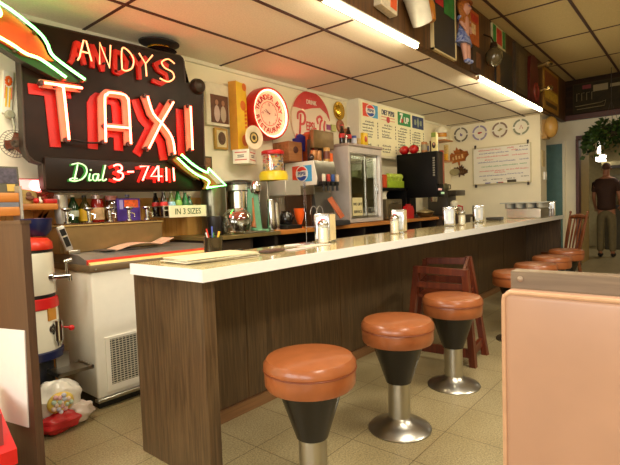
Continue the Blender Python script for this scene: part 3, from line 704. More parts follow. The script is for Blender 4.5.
# ------------------------------------------------------------------ bottles behind the pumps
def bottle(name, label, x, y, z, prof, m, cat='bottle', extra=None, group='bottles and jars behind the pumps'):
    t = thing(name, label, cat, (x, y, z), group=group)
    b = MB(); b.lathe((0, 0, 0), prof, 20); part('body', b, m, t, True)
    for nm, pr, mm in (extra or []):
        b = MB(); b.lathe((0, 0, 0), pr, 20); part(nm, b, mm, t, True)
    return t
ZT = 1.068
DG = mat((30, 60, 30), .15, coat=.5); 
b = MB(); b.lathe((1.275, 3.13, 0), [(.03, ZT), (.037, ZT+.06), (.043, ZT+.19), (.040, ZT+.192), (.035, ZT+.06), (.005, ZT+.03)], 24); solo('steel_shaker', b, mat((214, 212, 208), .3, .6, .04), 'tall silver milkshake cup behind the leftmost pump', 'cup', (1.275, 3.13, ZT), 'bottles and jars behind the pumps')
bottle('syrup_bottle', 'dark green bottle right of the silver milkshake cup', 1.355, 3.14, ZT, [(.03, 0), (.032, .005), (.032, .12), (.014, .16), (.012, .19), (.005, .19)], DG, extra=[('label', [(.0325, .05), (.0328, .05), (.0328, .09), (.0325, .09)], mat((210, 220, 200), .5)), ('cap', [(.014, .178), (.014, .192), (.002, .193)], OFFW)])
bottle('mustard_bottle', 'dark bottle with a big yellow label behind the pumps', 1.43, 3.14, ZT, [(.036, 0), (.038, .005), (.038, .11), (.015, .15), (.013, .185), (.005, .186)], mat((70, 60, 20), .2), extra=[('label', [(.0385, .02), (.039, .02), (.039, .10), (.0385, .10)], YEL), ('cap', [(.015, .176), (.015, .19), (.002, .191)], DGREY)])
bottle('sauce_jar', 'red sauce jar with a cream and orange label', 1.515, 3.14, ZT, [(.038, 0), (.041, .006), (.041, .14), (.034, .16), (.034, .17), (.005, .17)], mat((150, 20, 12), .15, coat=.5), 'jar', [('label', [(.0412, .025), (.0418, .025), (.0418, .105), (.0412, .105)], mat((236, 190, 140), .5, var=.35, scale=22)), ('lid', [(.037, .165), (.037, .19), (.003, .191)], mat((170, 150, 140), .3, .5))])
bottle('clear_jar', 'clear glass jar with a red rimmed lid beside the sauce jar', 1.615, 3.14, ZT, [(.042, 0), (.046, .006), (.046, .14), (.038, .16), (.005, .162)], glass((235, 225, 210), .6), 'jar', [('lid', [(.041, .155), (.041, .185), (.003, .186)], mat((190, 120, 110), .4)), ('contents', [(.04, .004), (.042, .07), (.003, .072)], mat((150, 100, 60), .5))])
bx = thing('snack_box', 'purple carton with a red and orange picture among the bottles', 'box', (1.715, 3.12, ZT), group='bottles and jars behind the pumps')
b = MB(); b.box(-.085, .085, -.03, .03, .0, .165, .002, 1); part('carton', b, mat((84, 56, 160), .45), bx, True)
b = MB(); b.box(-.035, .07, -.032, -.0295, .10, .155); part('picture', b, mat((232, 92, 30), .5, var=.4, scale=50), bx, True)
b = MB(); b.box(-.07, -.045, -.032, -.0295, .09, .155); part('panel_print', b, mat((170, 160, 220), .5), bx, True)
bottle('clear_bottle', 'clear glass bottle standing behind the purple carton', 1.76, 3.19, ZT, [(.034, 0), (.036, .006), (.036, .11), (.015, .15), (.014, .19), (.004, .19)], glass((225, 220, 225), .5), extra=[('cap', [(.016, .18), (.016, .195), (.002, .196)], mat((150, 150, 190), .4))])

# bottle rack with the sizes sign
rk = thing('bottle_rack', 'wire bottle rack carrying a small cream sizes sign', 'rack', (2.1, 3.1, 1.09))
b = MB(); b.box(1.92, 2.30, 2.98, 3.25, 1.088, 1.096); b.tube([(1.92, 2.98, 1.14), (2.30, 2.98, 1.14)], .004); b.tube([(1.92, 2.98, 1.17), (2.30, 2.98, 1.17)], .004)
for x in (1.92, 2.30):
    b.tube([(x, 2.98, 1.17), (x, 3.25, 1.17)], .004); b.tube([(x, 2.98, 1.09), (x, 2.98, 1.17)], .004)
part('wire_frame', b, STEEL, rk)
b = MB(); b.box(1.955, 2.285, 2.966, 2.974, 1.085, 1.172, .002, 1); pnl = part('sign_panel', b, mat((236, 228, 190), .5, var=.02), rk)
text('IN 3 SIZES', .062, mat((60, 96, 40), .5), pnl, (2.118, 2.9655, 1.127), xs=.86)
COKE = mat((38, 22, 14), .1, coat=.6); LAB = mat((200, 40, 34), .5)
cprof = [(.026, 0), (.028, .004), (.026, .05), (.03, .09), (.022, .13), (.012, .165), (.012, .19), (.003, .19)]
for i, (x, y, col, lab) in enumerate(((1.955, 3.03, (40, 24, 14), 'brown cola bottle at the left end of the wire rack'), (1.945, 3.12, (34, 24, 16), 'brown cola bottle behind the first one in the wire rack'), (2.02, 3.03, (92, 100, 40), 'bottle with blue and white label in the wire rack'), (2.085, 3.04, (40, 130, 50), 'tall green glass bottle in the wire rack'), (2.155, 3.05, (40, 110, 60), 'green bottle beside the tall one in the wire rack'), (2.215, 3.08, (30, 70, 50), 'dark green bottle at the right of the wire rack'))):
    s = 1.0 if i != 3 else 1.12; s = s*.95
    if i == 5: s = .8
    bottle('soda_bottle', lab, x, y, 1.096, [(r, z*s) for r, z in cprof], mat(col, .08, coat=.6), extra=[('label', [(.0275, .07*s), (.031, .088*s), (.0265, .112*s), (.025, .112*s)], [LAB, LAB, mat((150, 200, 220), .5, var=.4, scale=50), mat((150, 190, 90), .5), mat((60, 120, 70), .5), mat((50, 90, 60), .5)][i]), ('cap', [(.014, .186*s), (.014, .196*s), (.002, .197*s)], OFFW)], group='soda bottles in the wire rack')

# ------------------------------------------------------------------ back bar
bb = thing('back_bar', 'long back bar with wooden worktop and dark open shelves along the wall', 'back bar', (3.9, 3.0, 0))
b = MB(); b.box(2.86, 6.0, 2.75, 3.25, .90, .94, .004, 1); part('wood_worktop', b, BARW, bb)
b = MB(); b.box(2.13, 2.86, 2.72, 3.25, .905, .935, .003, 1); part('steel_worktop', b, mat((142, 124, 76), .3, .5, .1), bb)
b = MB(); b.box(2.13, 6.0, 3.1, 3.25, 0, .9); b.box(2.13, 6.0, 2.80, 3.1, 0.02, .12)
for x in (2.13, 2.55, 2.84, 3.5, 4.2, 4.9, 5.5, 5.95): b.box(x, x+.04, 2.78, 3.1, .0, .9)
part('carcass', b, mat((40, 30, 24), .5), bb)
b = MB(); b.box(2.17, 2.55, 2.765, 2.78, .12, .89); part('door', b, mat((62, 48, 34), .4), bb)
for x0, x1, zc in ((2.6, 2.82, .78), (2.92, 3.4, .80), (3.6, 4.1, .8)):
    b = MB(); b.M = Matrix.Translation(((x0+x1)/2, 2.93, .12)); w = (x1-x0)/2
    b.lathe((0, 0, 0), [(w*.8, 0), (w, .1), (w, .55), (w*.9, .56), (w*.85, .1), (.01, .05)], 20, sy=.55)
    part('storage_bin', b, mat((70, 84, 110), .4), bb)

# black canister, urns
b = MB(); b.lathe((2.33, 2.92, 0), [(.06, .935), (.062, .94), (.062, 1.08), (.05, 1.084), (.01, 1.085)], 24); solo('black_canister', b, mat((30, 27, 25), .35), 'plain black canister below the sizes sign', 'canister', (2.33, 2.92, .935))
ur = thing('tall_steel_urn', 'tall brushed steel urn behind the point of the neon arrow', 'urn', (2.47, 3.10, .935))
b = MB(); b.lathe((2.47, 3.10, 0), [(.10, .935), (.105, .94), (.105, 1.31), (.11, 1.315), (.11, 1.335), (.09, 1.345), (.01, 1.35)], 32); part('body', b, mat((120, 116, 96), .28, .9, .1), ur)
b = MB(); b.lathe((2.47, 3.10, 1.35), [(.012, 0), (.014, .02), (.002, .025)], 12); part('lid_knob', b, BLACK, ur)
u2 = thing('coffee_urn', 'large round steel coffee urn with dark lid beside the green mixer', 'urn', (2.745, 3.095, .935))
b = MB(); b.lathe((2.745, 3.095, 0), [(.125, .98), (.13, .985), (.13, 1.28), (.125, 1.285)], 36); part('tank', b, mat((200, 190, 170), .2, 1.0, .08), u2)
b = MB(); b.lathe((2.745, 3.095, 0), [(.14, 1.285), (.155, 1.29), (.155, 1.335), (.145, 1.34)], 36); part('rim_band', b, STEEL, u2)
b = MB(); b.lathe((2.745, 3.095, 0), [(.150, 1.34), (.148, 1.36), (.12, 1.375), (.03, 1.385), (.01, 1.386)], 36); lid = part('lid', b, mat((60, 56, 50), .3, .5), u2)
b = MB(); b.lathe((2.745, 3.095, 0), [(.13, .935), (.14, .94), (.135, .98), (.12, .981)], 36); part('base', b, DGREY, u2)
for x in (2.65, 2.72, 2.85):
    b = MB(); b.tube([(x, 2.955, 1.29), (x, 2.95, 1.03)], .006); part('gauge_tube', b, CHROME, u2)
# glass domed jar in front with red tools
dj = thing('glass_jar', 'round clear glass jar with red and silver things inside in front of urn', 'jar', (2.44, 2.80, .935))
b = MB(); b.lathe((2.46, 2.81, 0), [(.07, .936), (.10, .955), (.118, 1.02), (.105, 1.09), (.07, 1.13), (.03, 1.14), (.005, 1.141)], 28); part('bowl', b, glass((225, 225, 215), .6), dj)
b = MB(); b.sphere((2.49, 2.81, 1.075), .055, (1.2, .8, .7)); part('red_contents', b, mat((190, 50, 34), .4), dj)
b = MB(); b.M = Matrix.Translation((2.45, 2.79, 1.0)) @ Matrix.Rotation(R(-35), 4, 'Y'); b.box(-.008, .008, -.006, .006, -.05, .07); part('silver_tool', b, CHROME, dj, True) if False else part('silver_tool', b, CHROME, dj)
b = MB(); b.sphere((2.42, 2.81, .99), .05, (1, .8, .6)); part('dark_contents', b, mat((50, 40, 32), .5), dj)
b = MB(); b.box(2.46, 2.70, 2.73, 2.86, .935, .95, .004); solo('steel_tray', b, STEEL, 'low steel tray in front of the coffee urn by glass jar', 'tray', (2.58, 2.79, .935))
# green mixer
mx = thing('drink_mixer', 'pale green upright drink mixer with chrome head and wood coloured spindle', 'mixer', (2.82, 2.93, .935))
MG = mat((120, 176, 140), .3, var=.05)
b = MB(); b.prism([(2.755, .936), (2.885, .936), (2.872, .99), (2.845, 1.25), (2.80, 1.30), (2.79, 1.25), (2.775, .99)], 2.87, 2.94, 'xz'); part('stand', b, MG, mx)
b = MB(); b.box(2.755, 2.885, 2.79, 2.94, .935, .958, .006); part('base', b, MG, mx)
b = MB(); b.lathe((2.83, 2.88, 0), [(.03, 1.25), (.045, 1.27), (.045, 1.33), (.03, 1.36), (.01, 1.365)], 20); part('motor_head', b, CHROME, mx)
b = MB(); b.tube([(2.745, 2.83, 1.22), (2.75, 2.83, 1.03), (2.735, 2.83, .98)], [.006, .012, .03]); part('spindle', b, mat((170, 100, 40), .4), mx)
mx.location.x -= .09
# shakers
for x, y, h, r, lab in ((2.865, 2.83, .265, .043, 'tall chrome milkshake cup standing on end beside the mixer'), (2.955, 2.86, .235, .036, 'shorter chrome cup right of the tall milkshake cup')):
    b = MB(); b.lathe((x, y, .94), [(r, .0), (r*1.02, .004), (r*.8, h-.01), (r*.76, h), (.005, h+.001)], 24); solo('milkshake_cup', b, CHROME, lab, 'cup', (x, y, .94), 'milkshake cups by the mixer')
# coffee machine and candy jar on it
cm = thing('coffee_machine', 'boxy grey steel coffee brewer under the yellow and red jar', 'coffee machine', (3.14, 3.0, .94))
b = MB(); b.box(2.98, 3.20, 2.98, 3.22, .94, 1.375, .006, 1); part('body', b, mat((172, 166, 150), .4, .4, .06), cm)
b = MB(); b.box(2.99, 3.195, 2.77, 2.98, 1.235, 1.37, .006, 1); part('brew_head', b, mat((184, 178, 162), .4, .4, .04), cm)
b = MB(); b.box(2.99, 3.195, 2.77, 2.98, .94, .975, .004, 1); part('warmer_base', b, BLACK, cm)
b = MB(); b.lathe((3.09, 2.87, 0), [(.05, .98), (.06, 1.0), (.062, 1.05), (.04, 1.09), (.045, 1.1), (.005, 1.1)], 20); b.tube([(3.09, 2.81, 1.08), (3.09, 2.78, 1.05), (3.09, 2.80, 1.0)], .007); part('carafe', b, mat((26, 20, 18), .1, coat=.5), cm)
for k in range(3):
    b = MB(); b.box(3.10+.025*k, 3.107+.025*k, 2.978, 2.981, 1.16, 1.22); part('chrome_slot', b, CHROME, cm)
cj = thing('candy_dispenser', 'clear jar of coloured candy with a red lid and yellow base on the coffee brewer', 'candy jar', (3.10, 3.04, 1.375))
b = MB(); b.lathe((3.07, 2.985, 0), [(.115, 1.376), (.128, 1.38), (.132, 1.42), (.12, 1.455), (.10, 1.465)], 30); part('yellow_base', b, mat((235, 205, 40), .35), cj)
b = MB(); b.lathe((3.07, 2.985, 0), [(.096, 1.465), (.096, 1.61), (.105, 1.615)], 30); part('jar', b, glass((245, 235, 220), .7), cj)
b = MB(); b.lathe((3.07, 2.985, 0), [(.102, 1.61), (.104, 1.615), (.104, 1.638), (.09, 1.648), (.01, 1.65)], 30); part('red_lid', b, RED, cj)
q = random.Random(3)
for k in range(60):
    a = q.uniform(0, 2*PI); z = q.uniform(1.475, 1.60); rr = .081
    b = MB(); b.sphere((3.07+rr*math.cos(a), 2.985+rr*math.sin(a), z), .013, (1, 1, .8), 8, 6)
    part('candy', b, mat([(230, 190, 40), (210, 50, 40), (235, 225, 200), (60, 110, 180)][k % 4], .4), cj)
b = MB(); b.lathe((3.07, 2.985, 0), [(.062, 1.466), (.072, 1.47), (.072, 1.598), (.01, 1.60)], 20); part('candy_core', b, mat((238, 214, 170), .5, var=.3, scale=60), cj)
# dark box on wall between candy jar and soda machine
# soda dispenser
sd = thing('soda_dispenser', 'tall steel soda fountain with cola logo panel and row of taps', 'soda dispenser', (3.72, 3.0, .94))
b = MB(); b.box(3.50, 3.82, 2.92, 3.23, .94, 1.32, .006, 1); part('lower_cabinet', b, mat((128, 120, 104), .32, .8, .08), sd)
b = MB(); b.prism([(2.84, 1.335), (3.23, 1.335), (3.23, 1.575), (2.86, 1.575), (2.825, 1.40)], 3.50, 3.82, 'yz'); part('hood', b, mat((150, 146, 138), .3, .9, .06), sd)
b = MB(); b.prism([(2.835, 1.34), (3.225, 1.34), (3.225, 1.572), (2.86, 1.572), (2.822, 1.40)], 3.488, 3.4995, 'yz'); lp = part('logo_panel', b, mat((238, 234, 222), .35, var=.02), sd)
b = MB(); b.box(3.48, 3.50, 2.90, 3.235, .945, 1.25); part('dark_side_panel', b, mat((70, 44, 24), .4), sd)
b = MB(); b.box(3.482, 3.50, 2.86, 3.23, 1.25, 1.335); part('steel_band', b, STEEL, sd)
b = MB(); b.prism([(2.85, .99), (2.92, .99), (2.92, 1.27), (2.89, 1.27)], 3.52, 3.80, 'yz'); part('splash_panel', b, mat((130, 128, 122), .35, .8, .06), sd)
b = MB(); b.box(3.50, 3.82, 2.68, 2.93, .94, .985, .004, 1); b.box(3.52, 3.80, 2.69, 2.86, .985, .99); part('drip_tray', b, DGREY, sd)
def logo_pepsi(parent, M, s, word=True):
    # red, white and blue globe between a red and a blue bar, in a local xz plane facing -y
    b = MB(); b.M = M; b.box(-s, -.15*s, -.001, 0, -.62*s, .62*s); part('logo_red_bar', b, mat((232, 70, 40), .5), parent)
    b = MB(); b.M = M; b.box(.15*s, s, -.001, 0, -.62*s, .62*s); part('logo_blue_bar', b, mat((70, 165, 220), .5), parent)
    n = 30
    b = MB(); b.M = M; b.prism([(.62*s*math.cos(2*PI*i/n), .62*s*math.sin(2*PI*i/n)) for i in range(n)], -.003, -.001, 'xz'); part('logo_globe', b, WHITE, parent)
    b = MB(); b.M = M; b.prism([(.54*s*math.cos(a), .54*s*math.sin(a)) for a in [R(25+130*i/14) for i in range(15)]] + [(-.2*s, .18*s), (.1*s, .26*s)], -.004, -.0028, 'xz'); part('logo_red_cap', b, mat((225, 48, 36), .5), parent)
    b = MB(); b.M = M; b.prism([(.54*s*math.cos(a), .54*s*math.sin(a)) for a in [R(205+130*i/14) for i in range(15)]] + [(.2*s, -.18*s), (-.1*s, -.26*s)], -.004, -.0028, 'xz'); part('logo_blue_cap', b, mat((34, 70, 170), .5), parent)
    me = textmesh('PEPSI', .36*s, bold=.008*s); me.transform(M @ Matrix.Translation((0, -.004, 0))); part('lettering', me, mat((28, 40, 120), .5), parent)
logo_pepsi(lp, Matrix.Translation((3.487, 3.005, 1.455)) @ Matrix.Rotation(R(-90), 4, 'Z'), .125)
for k, col in enumerate(((225, 220, 200), (190, 60, 50), (60, 90, 160), (220, 190, 160))):
    x = 3.55+.072*k
    b = MB(); b.box(x-.02, x+.02, 2.78, 2.85, 1.33, 1.37, .004); b.cyl((x, 2.79, 1.335), (x, 2.79, 1.28), .012); v = part('valve', b, BLACK, sd)
    b = MB(); b.box(x-.018, x+.018, 2.775, 2.795, 1.37, 1.44, .003); part('flavour_tab', b, mat(col, .4), v)
b = MB(); b.M = Matrix.Translation((3.74, 2.795, 1.115)) @ Matrix.Rotation(R(-26), 4, 'X') @ Matrix.Rotation(R(-18), 4, 'Y'); b.box(-.045, .045, -.008, .006, -.12, .115, .006)
ob = solo('brown_pad', b, mat((190, 96, 54), .5), 'flat orange brown pad leaning on the soda fountain splash panel', 'pad', (3.74, 2.78, 1.0))
# things on top of the dispenser
ZS = 1.575
wb = thing('wooden_box', 'brown wooden box hung on wall between candy jar and soda fountain', 'box', (3.40, 3.15, 1.575))
bb2 = MB(); bb2.box(3.36, 3.56, 3.05, 3.265, 1.578, 1.77, .004, 1); part('case', bb2, wood((130, 80, 40), (160, 104, 60), .5, 'X', 20), wb)
b2 = MB(); b2.lathe((3.46, 3.05, 1.69), [(.035, 0), (.03, .008), (.01, .01)], 16, 'y'); part('dark_disc', b2, mat((70, 30, 24), .5), wb)
def can(name, lab, x, y, z, r, h, m, cat='tin', lm=None, group='tins and jars on the soda fountain'):
    t = thing(name, lab, cat, (x, y, z), group=group)
    b = MB(); b.lathe((0, 0, 0), [(r*.94, 0), (r, .004), (r, h-.004), (r*.94, h), (r*.9, h-.003), (.003, h-.003)], 20); part('body', b, m, t, True)
    if lm:
        b = MB(); b.lathe((0, 0, 0), [(r*1.005, h*.2), (r*1.02, h*.2), (r*1.02, h*.75), (r*1.005, h*.75)], 20); part('label', b, lm, t, True)
    return t
TAN = mat((176, 120, 70), .4, .3)
can('brown_tin', 'tan tin left of the pair on the soda fountain', 3.62, 2.96, ZS, .035, .11, TAN)
can('brown_tin', 'tan tin right of the pair on the soda fountain', 3.685, 2.95, ZS, .035, .11, TAN)
can('striped_jar', 'jar with yellow lid and brown stripes on the soda fountain', 3.755, 2.90, ZS, .034, .14, mat((196, 150, 80), .4, var=.4, scale=40), 'jar', mat((110, 50, 30), .4))
b = MB(); b.box(3.77, 3.815, 2.865, 2.90, ZS, ZS+.085, .003, 1); solo('orange_packet', b, ORANGE, 'small orange packet on front edge of the soda fountain', 'packet', (3.87, 2.9, ZS), 'tins and jars on the soda fountain')
b = MB(); b.sphere((3.545, 2.93, ZS+.035), .033); solo('glass_ball', b, mat((60, 44, 40), .1, coat=.5), 'dark shiny ball at left end of the soda fountain top', 'ornament', (3.55, 3.0, ZS))
b = MB(); b.box(3.57, 3.66, 3.13, 3.19, ZS, ZS+.25, .003, 1); b.prism([(3.565, ZS+.17), (3.66, ZS+.12), (3.67, ZS+.27), (3.60, ZS+.29), (3.565, ZS+.27)], 3.10, 3.13, 'xz'); solo('blue_carton', b, mat((44, 40, 130), .5), 'dark blue carton standing at the back of soda fountain', 'box', (3.6, 3.15, ZS), 'tins and jars on the soda fountain')
b = MB(); b.box(3.68, 3.74, 3.08, 3.16, ZS, ZS+.30, .003, 1); solo('orange_carton', b, mat((200, 84, 34), .5, var=.35, scale=30), 'tall orange red carton right of the blue carton', 'box', (3.74, 3.12, ZS), 'tins and jars on the soda fountain')
b = MB(); b.box(3.75, 3.81, 3.10, 3.17, ZS, ZS+.33, .004, 1); solo('red_carton', b, mat((206, 62, 46), .5), 'red carton left of the steel pan on the soda fountain', 'box', (3.87, 3.13, ZS), 'tins and jars on the soda fountain')
lump_dark = lump((3.885, 3.0, 1.08), .07, (.8, .8, 1.9), .12, 8, 18, 12); solo('black_bag', lump_dark, mat((40, 36, 32), .4), 'dark lumpy bag between the cooler and the soda fountain', 'bag', (3.885, 3.0, .94))

# ------------------------------------------------------------------ glass door cooler
fr = thing('display_cooler', 'steel countertop cooler with two sliding glass doors', 'cooler', (4.3, 3.0, .94))
b = MB(); b.box(3.985, 4.02, 2.80, 3.24, .95, 1.745); b.box(4.60, 4.64, 2.80, 3.24, .95, 1.745); b.box(4.02, 4.60, 2.80, 3.24, .95, .99); b.box(4.02, 4.60, 2.80, 3.24, 1.68, 1.745); b.box(4.02, 4.60, 3.2, 3.24, .99, 1.68); part('cabinet', b, mat((218, 208, 200), .32, .35, .04), fr)
b = MB(); b.box(3.98, 4.645, 2.785, 3.245, 1.745, 1.775, .004, 1); part('top_panel', b, mat((190, 170, 160), .3, .6), fr)
b = MB(); b.box(4.02, 4.60, 3.19, 3.199, .99, 1.68); part('liner', b, mat((176, 170, 134), .5), fr)
for z in (1.18, 1.42):
    b = MB(); b.box(4.02, 4.60, 2.86, 3.19, z, z+.012); part('shelf', b, STEEL, fr)
for x0, x1, y in ((4.02, 4.33, 2.815), (4.30, 4.60, 2.845)):
    b = MB(); b.box(x0, x0+.022, y-.008, y+.008, .995, 1.675); b.box(x1-.022, x1, y-.008, y+.008, .995, 1.675); b.box(x0, x1, y-.008, y+.008, .995, 1.015); b.box(x0, x1, y-.008, y+.008, 1.655, 1.675); d = part('sliding_door', b, STEEL, fr)
    b = MB(); b.box(x0+.022, x1-.022, y-.002, y+.002, 1.015, 1.655); part('door_glass', b, glass((215, 220, 205), .85), d)
    if x0 > 4.2:
        b = MB(); b.box(x1-.018, x1-.006, y-.02, y-.008, 1.25, 1.36, .003); part('door_handle', b, CHROME, d)
nt = thing('paper_notice', 'small cream notice stuck low on the left door of the cooler', 'notice', (4.12, 2.8, 1.0))
b = MB(); b.box(4.045, 4.225, 2.801, 2.806, 1.02, 1.21); part('sheet', b, mat((226, 214, 160), .6), nt)
text('WE GIFT', .042, TXT, nt, (4.135, 2.7995, 1.14)); text('SERVICE', .042, TXT, nt, (4.135, 2.7995, 1.06))
q = random.Random(11)
for k, (x, z, w, h, col) in enumerate(((4.10, 1.432, .10, .07, (150, 150, 110)), (4.22, 1.432, .08, .05, (170, 165, 130)), (4.42, 1.432, .12, .08, (140, 140, 100)), (4.44, 1.192, .09, .06, (170, 120, 70)), (4.52, 1.192, .05, .07, (120, 130, 90)), (4.38, .99, .12, .05, (110, 100, 70)), (4.50, .99, .06, .06, (160, 150, 120)), (4.12, 1.192, .11, .06, (150, 148, 110)))):
    b = MB(); b.box(-w/2, w/2, -.06, .06, 0, h, .006); b.box(-w/2-.004, w/2+.004, -.064, .064, h, h+.008)
    o = solo('food_tub', b, mat(col, .4, var=.15), ['pale tub on the top cooler shelf at the left', 'small pale tub beside the left one on the top cooler shelf', 'wide tub on the top cooler shelf at the right', 'orange tub on the middle cooler shelf', 'small green tub right of the orange tub in the cooler', 'flat dark tub on the cooler floor', 'cream tub on the cooler floor at the right', 'pale tub on the middle cooler shelf behind the notice'][k], 'tub', (0, 0, 0), 'tubs inside the glass cooler'); o.location = (x, 3.0, z)
# on top of the cooler / behind it
pn = thing('metal_box_pan', 'dull bronze rectangular baking pan standing on edge on the soda fountain', 'pan', (3.8, 3.0, 1.575))
b = MB(); b.box(3.60, 3.93, 2.93, 2.99, 1.71, 1.89, .012, 2); part('pan', b, mat((128, 104, 66), .38, .5, .12), pn)
b = MB(); b.box(3.61, 3.64, 2.99, 3.03, 1.576, 1.80); b.box(3.78, 3.81, 2.99, 3.03, 1.576, 1.80); part('stand', b, mat((60, 50, 40), .5), pn)
ZC = 1.775
for i, (x, y, lab) in enumerate(((4.07, 2.93, 'cola bottle at the left front on top of the cooler'), (4.19, 2.93, 'cola bottle second from the left on top of the cooler'))):
    bottle('cola_bottle', lab, x, y, ZC, [(r*1.15, z*1.05) for r, z in cprof], mat((30, 16, 10), .1, coat=.6), extra=[('label', [(.033, .07), (.0355, .09), (.0315, .115), (.029, .115)], LAB), ('cap', [(.016, .196), (.016, .208), (.002, .209)], [RED, OFFW][i])], group='bottles and packets on the cooler')
can('blue_can', 'small blue and red can on top of the cooler', 4.275, 2.92, ZC, .03, .11, mat((40, 70, 150), .35), 'can', mat((210, 214, 230), .4), 'bottles and packets on the cooler')
yb = thing('yellow_packet', 'bright yellow packet with a red blob on top of the cooler', 'packet', (4.42, 2.88, ZC), group='bottles and packets on the cooler')
b = MB(); b.box(-.045, .045, -.02, .02, 0, .15, .004); part('packet', b, mat((240, 200, 30), .4), yb, True); b = MB(); b.sphere((.0, -.021, .08), .026, (1, .15, 1.3)); part('printed_blob', b, RED, yb, True)
b = MB(); b.box(4.47, 4.53, 2.90, 2.94, ZC, ZC+.075, .003, 1); solo('red_packet', b, mat((196, 60, 40), .4), 'small red packet right of the yellow packet on the cooler', 'packet', (4.5, 2.92, ZC), 'bottles and packets on the cooler')
b = MB(); b.box(4.33, 4.38, 2.90, 2.94, ZC, ZC+.09, .003, 1); solo('cream_packet', b, mat((220, 190, 130), .5, var=.3, scale=40), 'cream packet left of the yellow packet on the cooler', 'packet', (4.35, 2.92, ZC), 'bottles and packets on the cooler')
# small steel tap post at left of cooler top
b = MB(); b.cyl((4.02, 2.84, ZC), (4.02, 2.84, ZC+.06), .01); b.box(4.0, 4.04, 2.83, 2.85, ZC+.06, ZC+.08, .004); solo('steel_peg', b, CHROME, 'short steel peg at the front left corner of the cooler top', 'peg', (4.02, 2.84, ZC))

# ------------------------------------------------------------------ right half of the back bar
tb = thing('metal_toaster', 'bronze grey metal box oven between cooler and black machine', 'toaster', (5.02, 3.0, .94))
b = MB(); b.box(4.86, 5.24, 2.88, 3.16, .95, 1.19, .012, 2); part('body', b, mat((132, 120, 92), .35, .6, .08), tb)
b = MB(); b.box(4.90, 5.20, 2.872, 2.881, .98, 1.13); part('door', b, mat((110, 100, 76), .3, .6), tb)
b = MB(); b.box(4.95, 5.15, 2.86, 2.872, 1.14, 1.155); part('door_handle', b, CHROME, tb)
bs = thing('black_shelf', 'black open shelf unit over the metal box oven', 'shelf', (5.2, 3.05, .94))
b = MB(); b.box(4.82, 5.44, 2.92, 3.24, 1.30, 1.33); part('shelf_top', b, BLACK, bs)
b = MB(); b.box(4.80, 4.825, 2.92, 3.24, .94, 1.33); part('side_panel', b, BLACK, bs)
b = MB(); b.box(5.41, 5.44, 2.92, 3.24, .94, 1.33); part('side_panel', b, BLACK, bs)
b = MB(); b.box(4.825, 5.41, 3.225, 3.24, .94, 1.30); part('back_panel', b, DGREY, bs)
gt = thing('lime_package', 'lime green package of cups on the black shelf', 'package', (5.3, 3.0, 1.33))
b = MB(); b.box(5.04, 5.43, 2.95, 3.08, 1.332, 1.42, .006); part('carton', b, mat((158, 186, 50), .45), gt)
for k in range(5):
    b = MB(); b.lathe((5.085+.076*k, 2.985, 1.42), [(.024, 0), (.03, .03), (.040, .045), (.036, .07), (.02, .088), (.005, .092)], 14); part('cup_lid', b, mat((176, 196, 70), .4), gt)
b = MB(); b.box(4.93, 5.02, 2.96, 3.06, 1.332, 1.49, .003, 1); solo('orange_box', b, mat((214, 84, 44), .5), 'orange red box left of the lime green package', 'box', (5.0, 3.0, 1.332))
b = MB(); b.lathe((4.93, 2.98, 1.19), [(.05, .002), (.055, .01), (.05, .05), (.06, .085), (.08, .095), (.01, .1)], 20); solo('white_pot', b, OFFW, 'small white pot on top of the metal box oven', 'pot', (4.93, 2.98, 1.19))
bk = thing('black_beverage_machine', 'big black upright beverage machine with white side lettering and red green lights', 'beverage machine', (5.7, 2.9, .94))
b = MB(); b.box(5.46, 5.65, 2.515, 3.07, 1.20, 1.765, .008, 2); part('upper_body', b, dull(mat((10, 8, 7), .5), .2), bk)
b = MB(); b.box(5.47, 5.64, 2.90, 3.07, .94, 1.20); part('column', b, dull(mat((14, 12, 10), .5), .2), bk)
b = MB(); b.box(5.52, 5.64, 2.87, 2.90, .94, .985); part('drip_tray', b, DGREY, bk)
b = MB(); b.box(5.47, 5.64, 2.50, 2.516, 1.36, 1.74); part('front_panel', b, mat((50, 42, 34), .35), bk)
b = MB(); b.box(5.60, 5.635, 2.493, 2.501, 1.36, 1.73); part('red_strip', b, mat((150, 84, 60), .4), bk)
b = MB()
for k in range(8): b.box(5.454, 5.4605, 2.54, 2.565, 1.46+.03*k, 1.48+.03*k)
part('side_lettering', b, mat((150, 145, 130), .5), bk)
for x, col, z in ((5.50, (200, 40, 34), 1.28), (5.55, (200, 40, 34), 1.28), (5.58, (50, 180, 80), 1.235), (5.62, (50, 180, 80), 1.235)):
    b = MB(); b.box(x-.013, x+.013, 2.50, 2.517, z, z+.024); part('indicator_light', b, emis(col, .5), bk)
for k in range(3):
    b = MB(); b.cyl((5.50+.05*k, 2.60, 1.202), (5.50+.05*k, 2.60, 1.14), .022, .012); part('nozzle', b, CHROME, bk)
for x, y, lab in ((5.53, 2.99, 'round red fruit nearer the wall on the black machine'), (5.53, 2.855, 'round red fruit in the middle of the black machine top')):
    t = thing('red_tomato', lab, 'tomato', (x, y, 1.765), group='red fruit on the black machine')
    b = MB(); b.sphere((0, 0, .058), .067, (1, 1, .87), 20, 12); part('body', b, mat((196, 24, 26), .25, coat=.4), t, True)
    b = MB(); b.cyl((0, 0, .113), (.005, 0, .132), .005); part('stem', b, GREEN, t, True)
can('paper_tin', 'tan and blue tin behind the orange lidded tin on black machine', 5.605, 2.72, 1.765, .036, .12, mat((190, 160, 110), .4), 'tin', mat((70, 80, 130), .5), 'tins on the black machine')
can('orange_tin', 'tin with an orange body beside the box with a portrait', 5.51, 2.70, 1.765, .038, .13, mat((180, 120, 70), .4), 'tin', mat((150, 140, 110), .5), 'tins on the black machine')
pb = thing('portrait_box', 'cream upright box printed with a dark haired portrait on the black machine', 'box', (5.52, 2.57, 1.765))
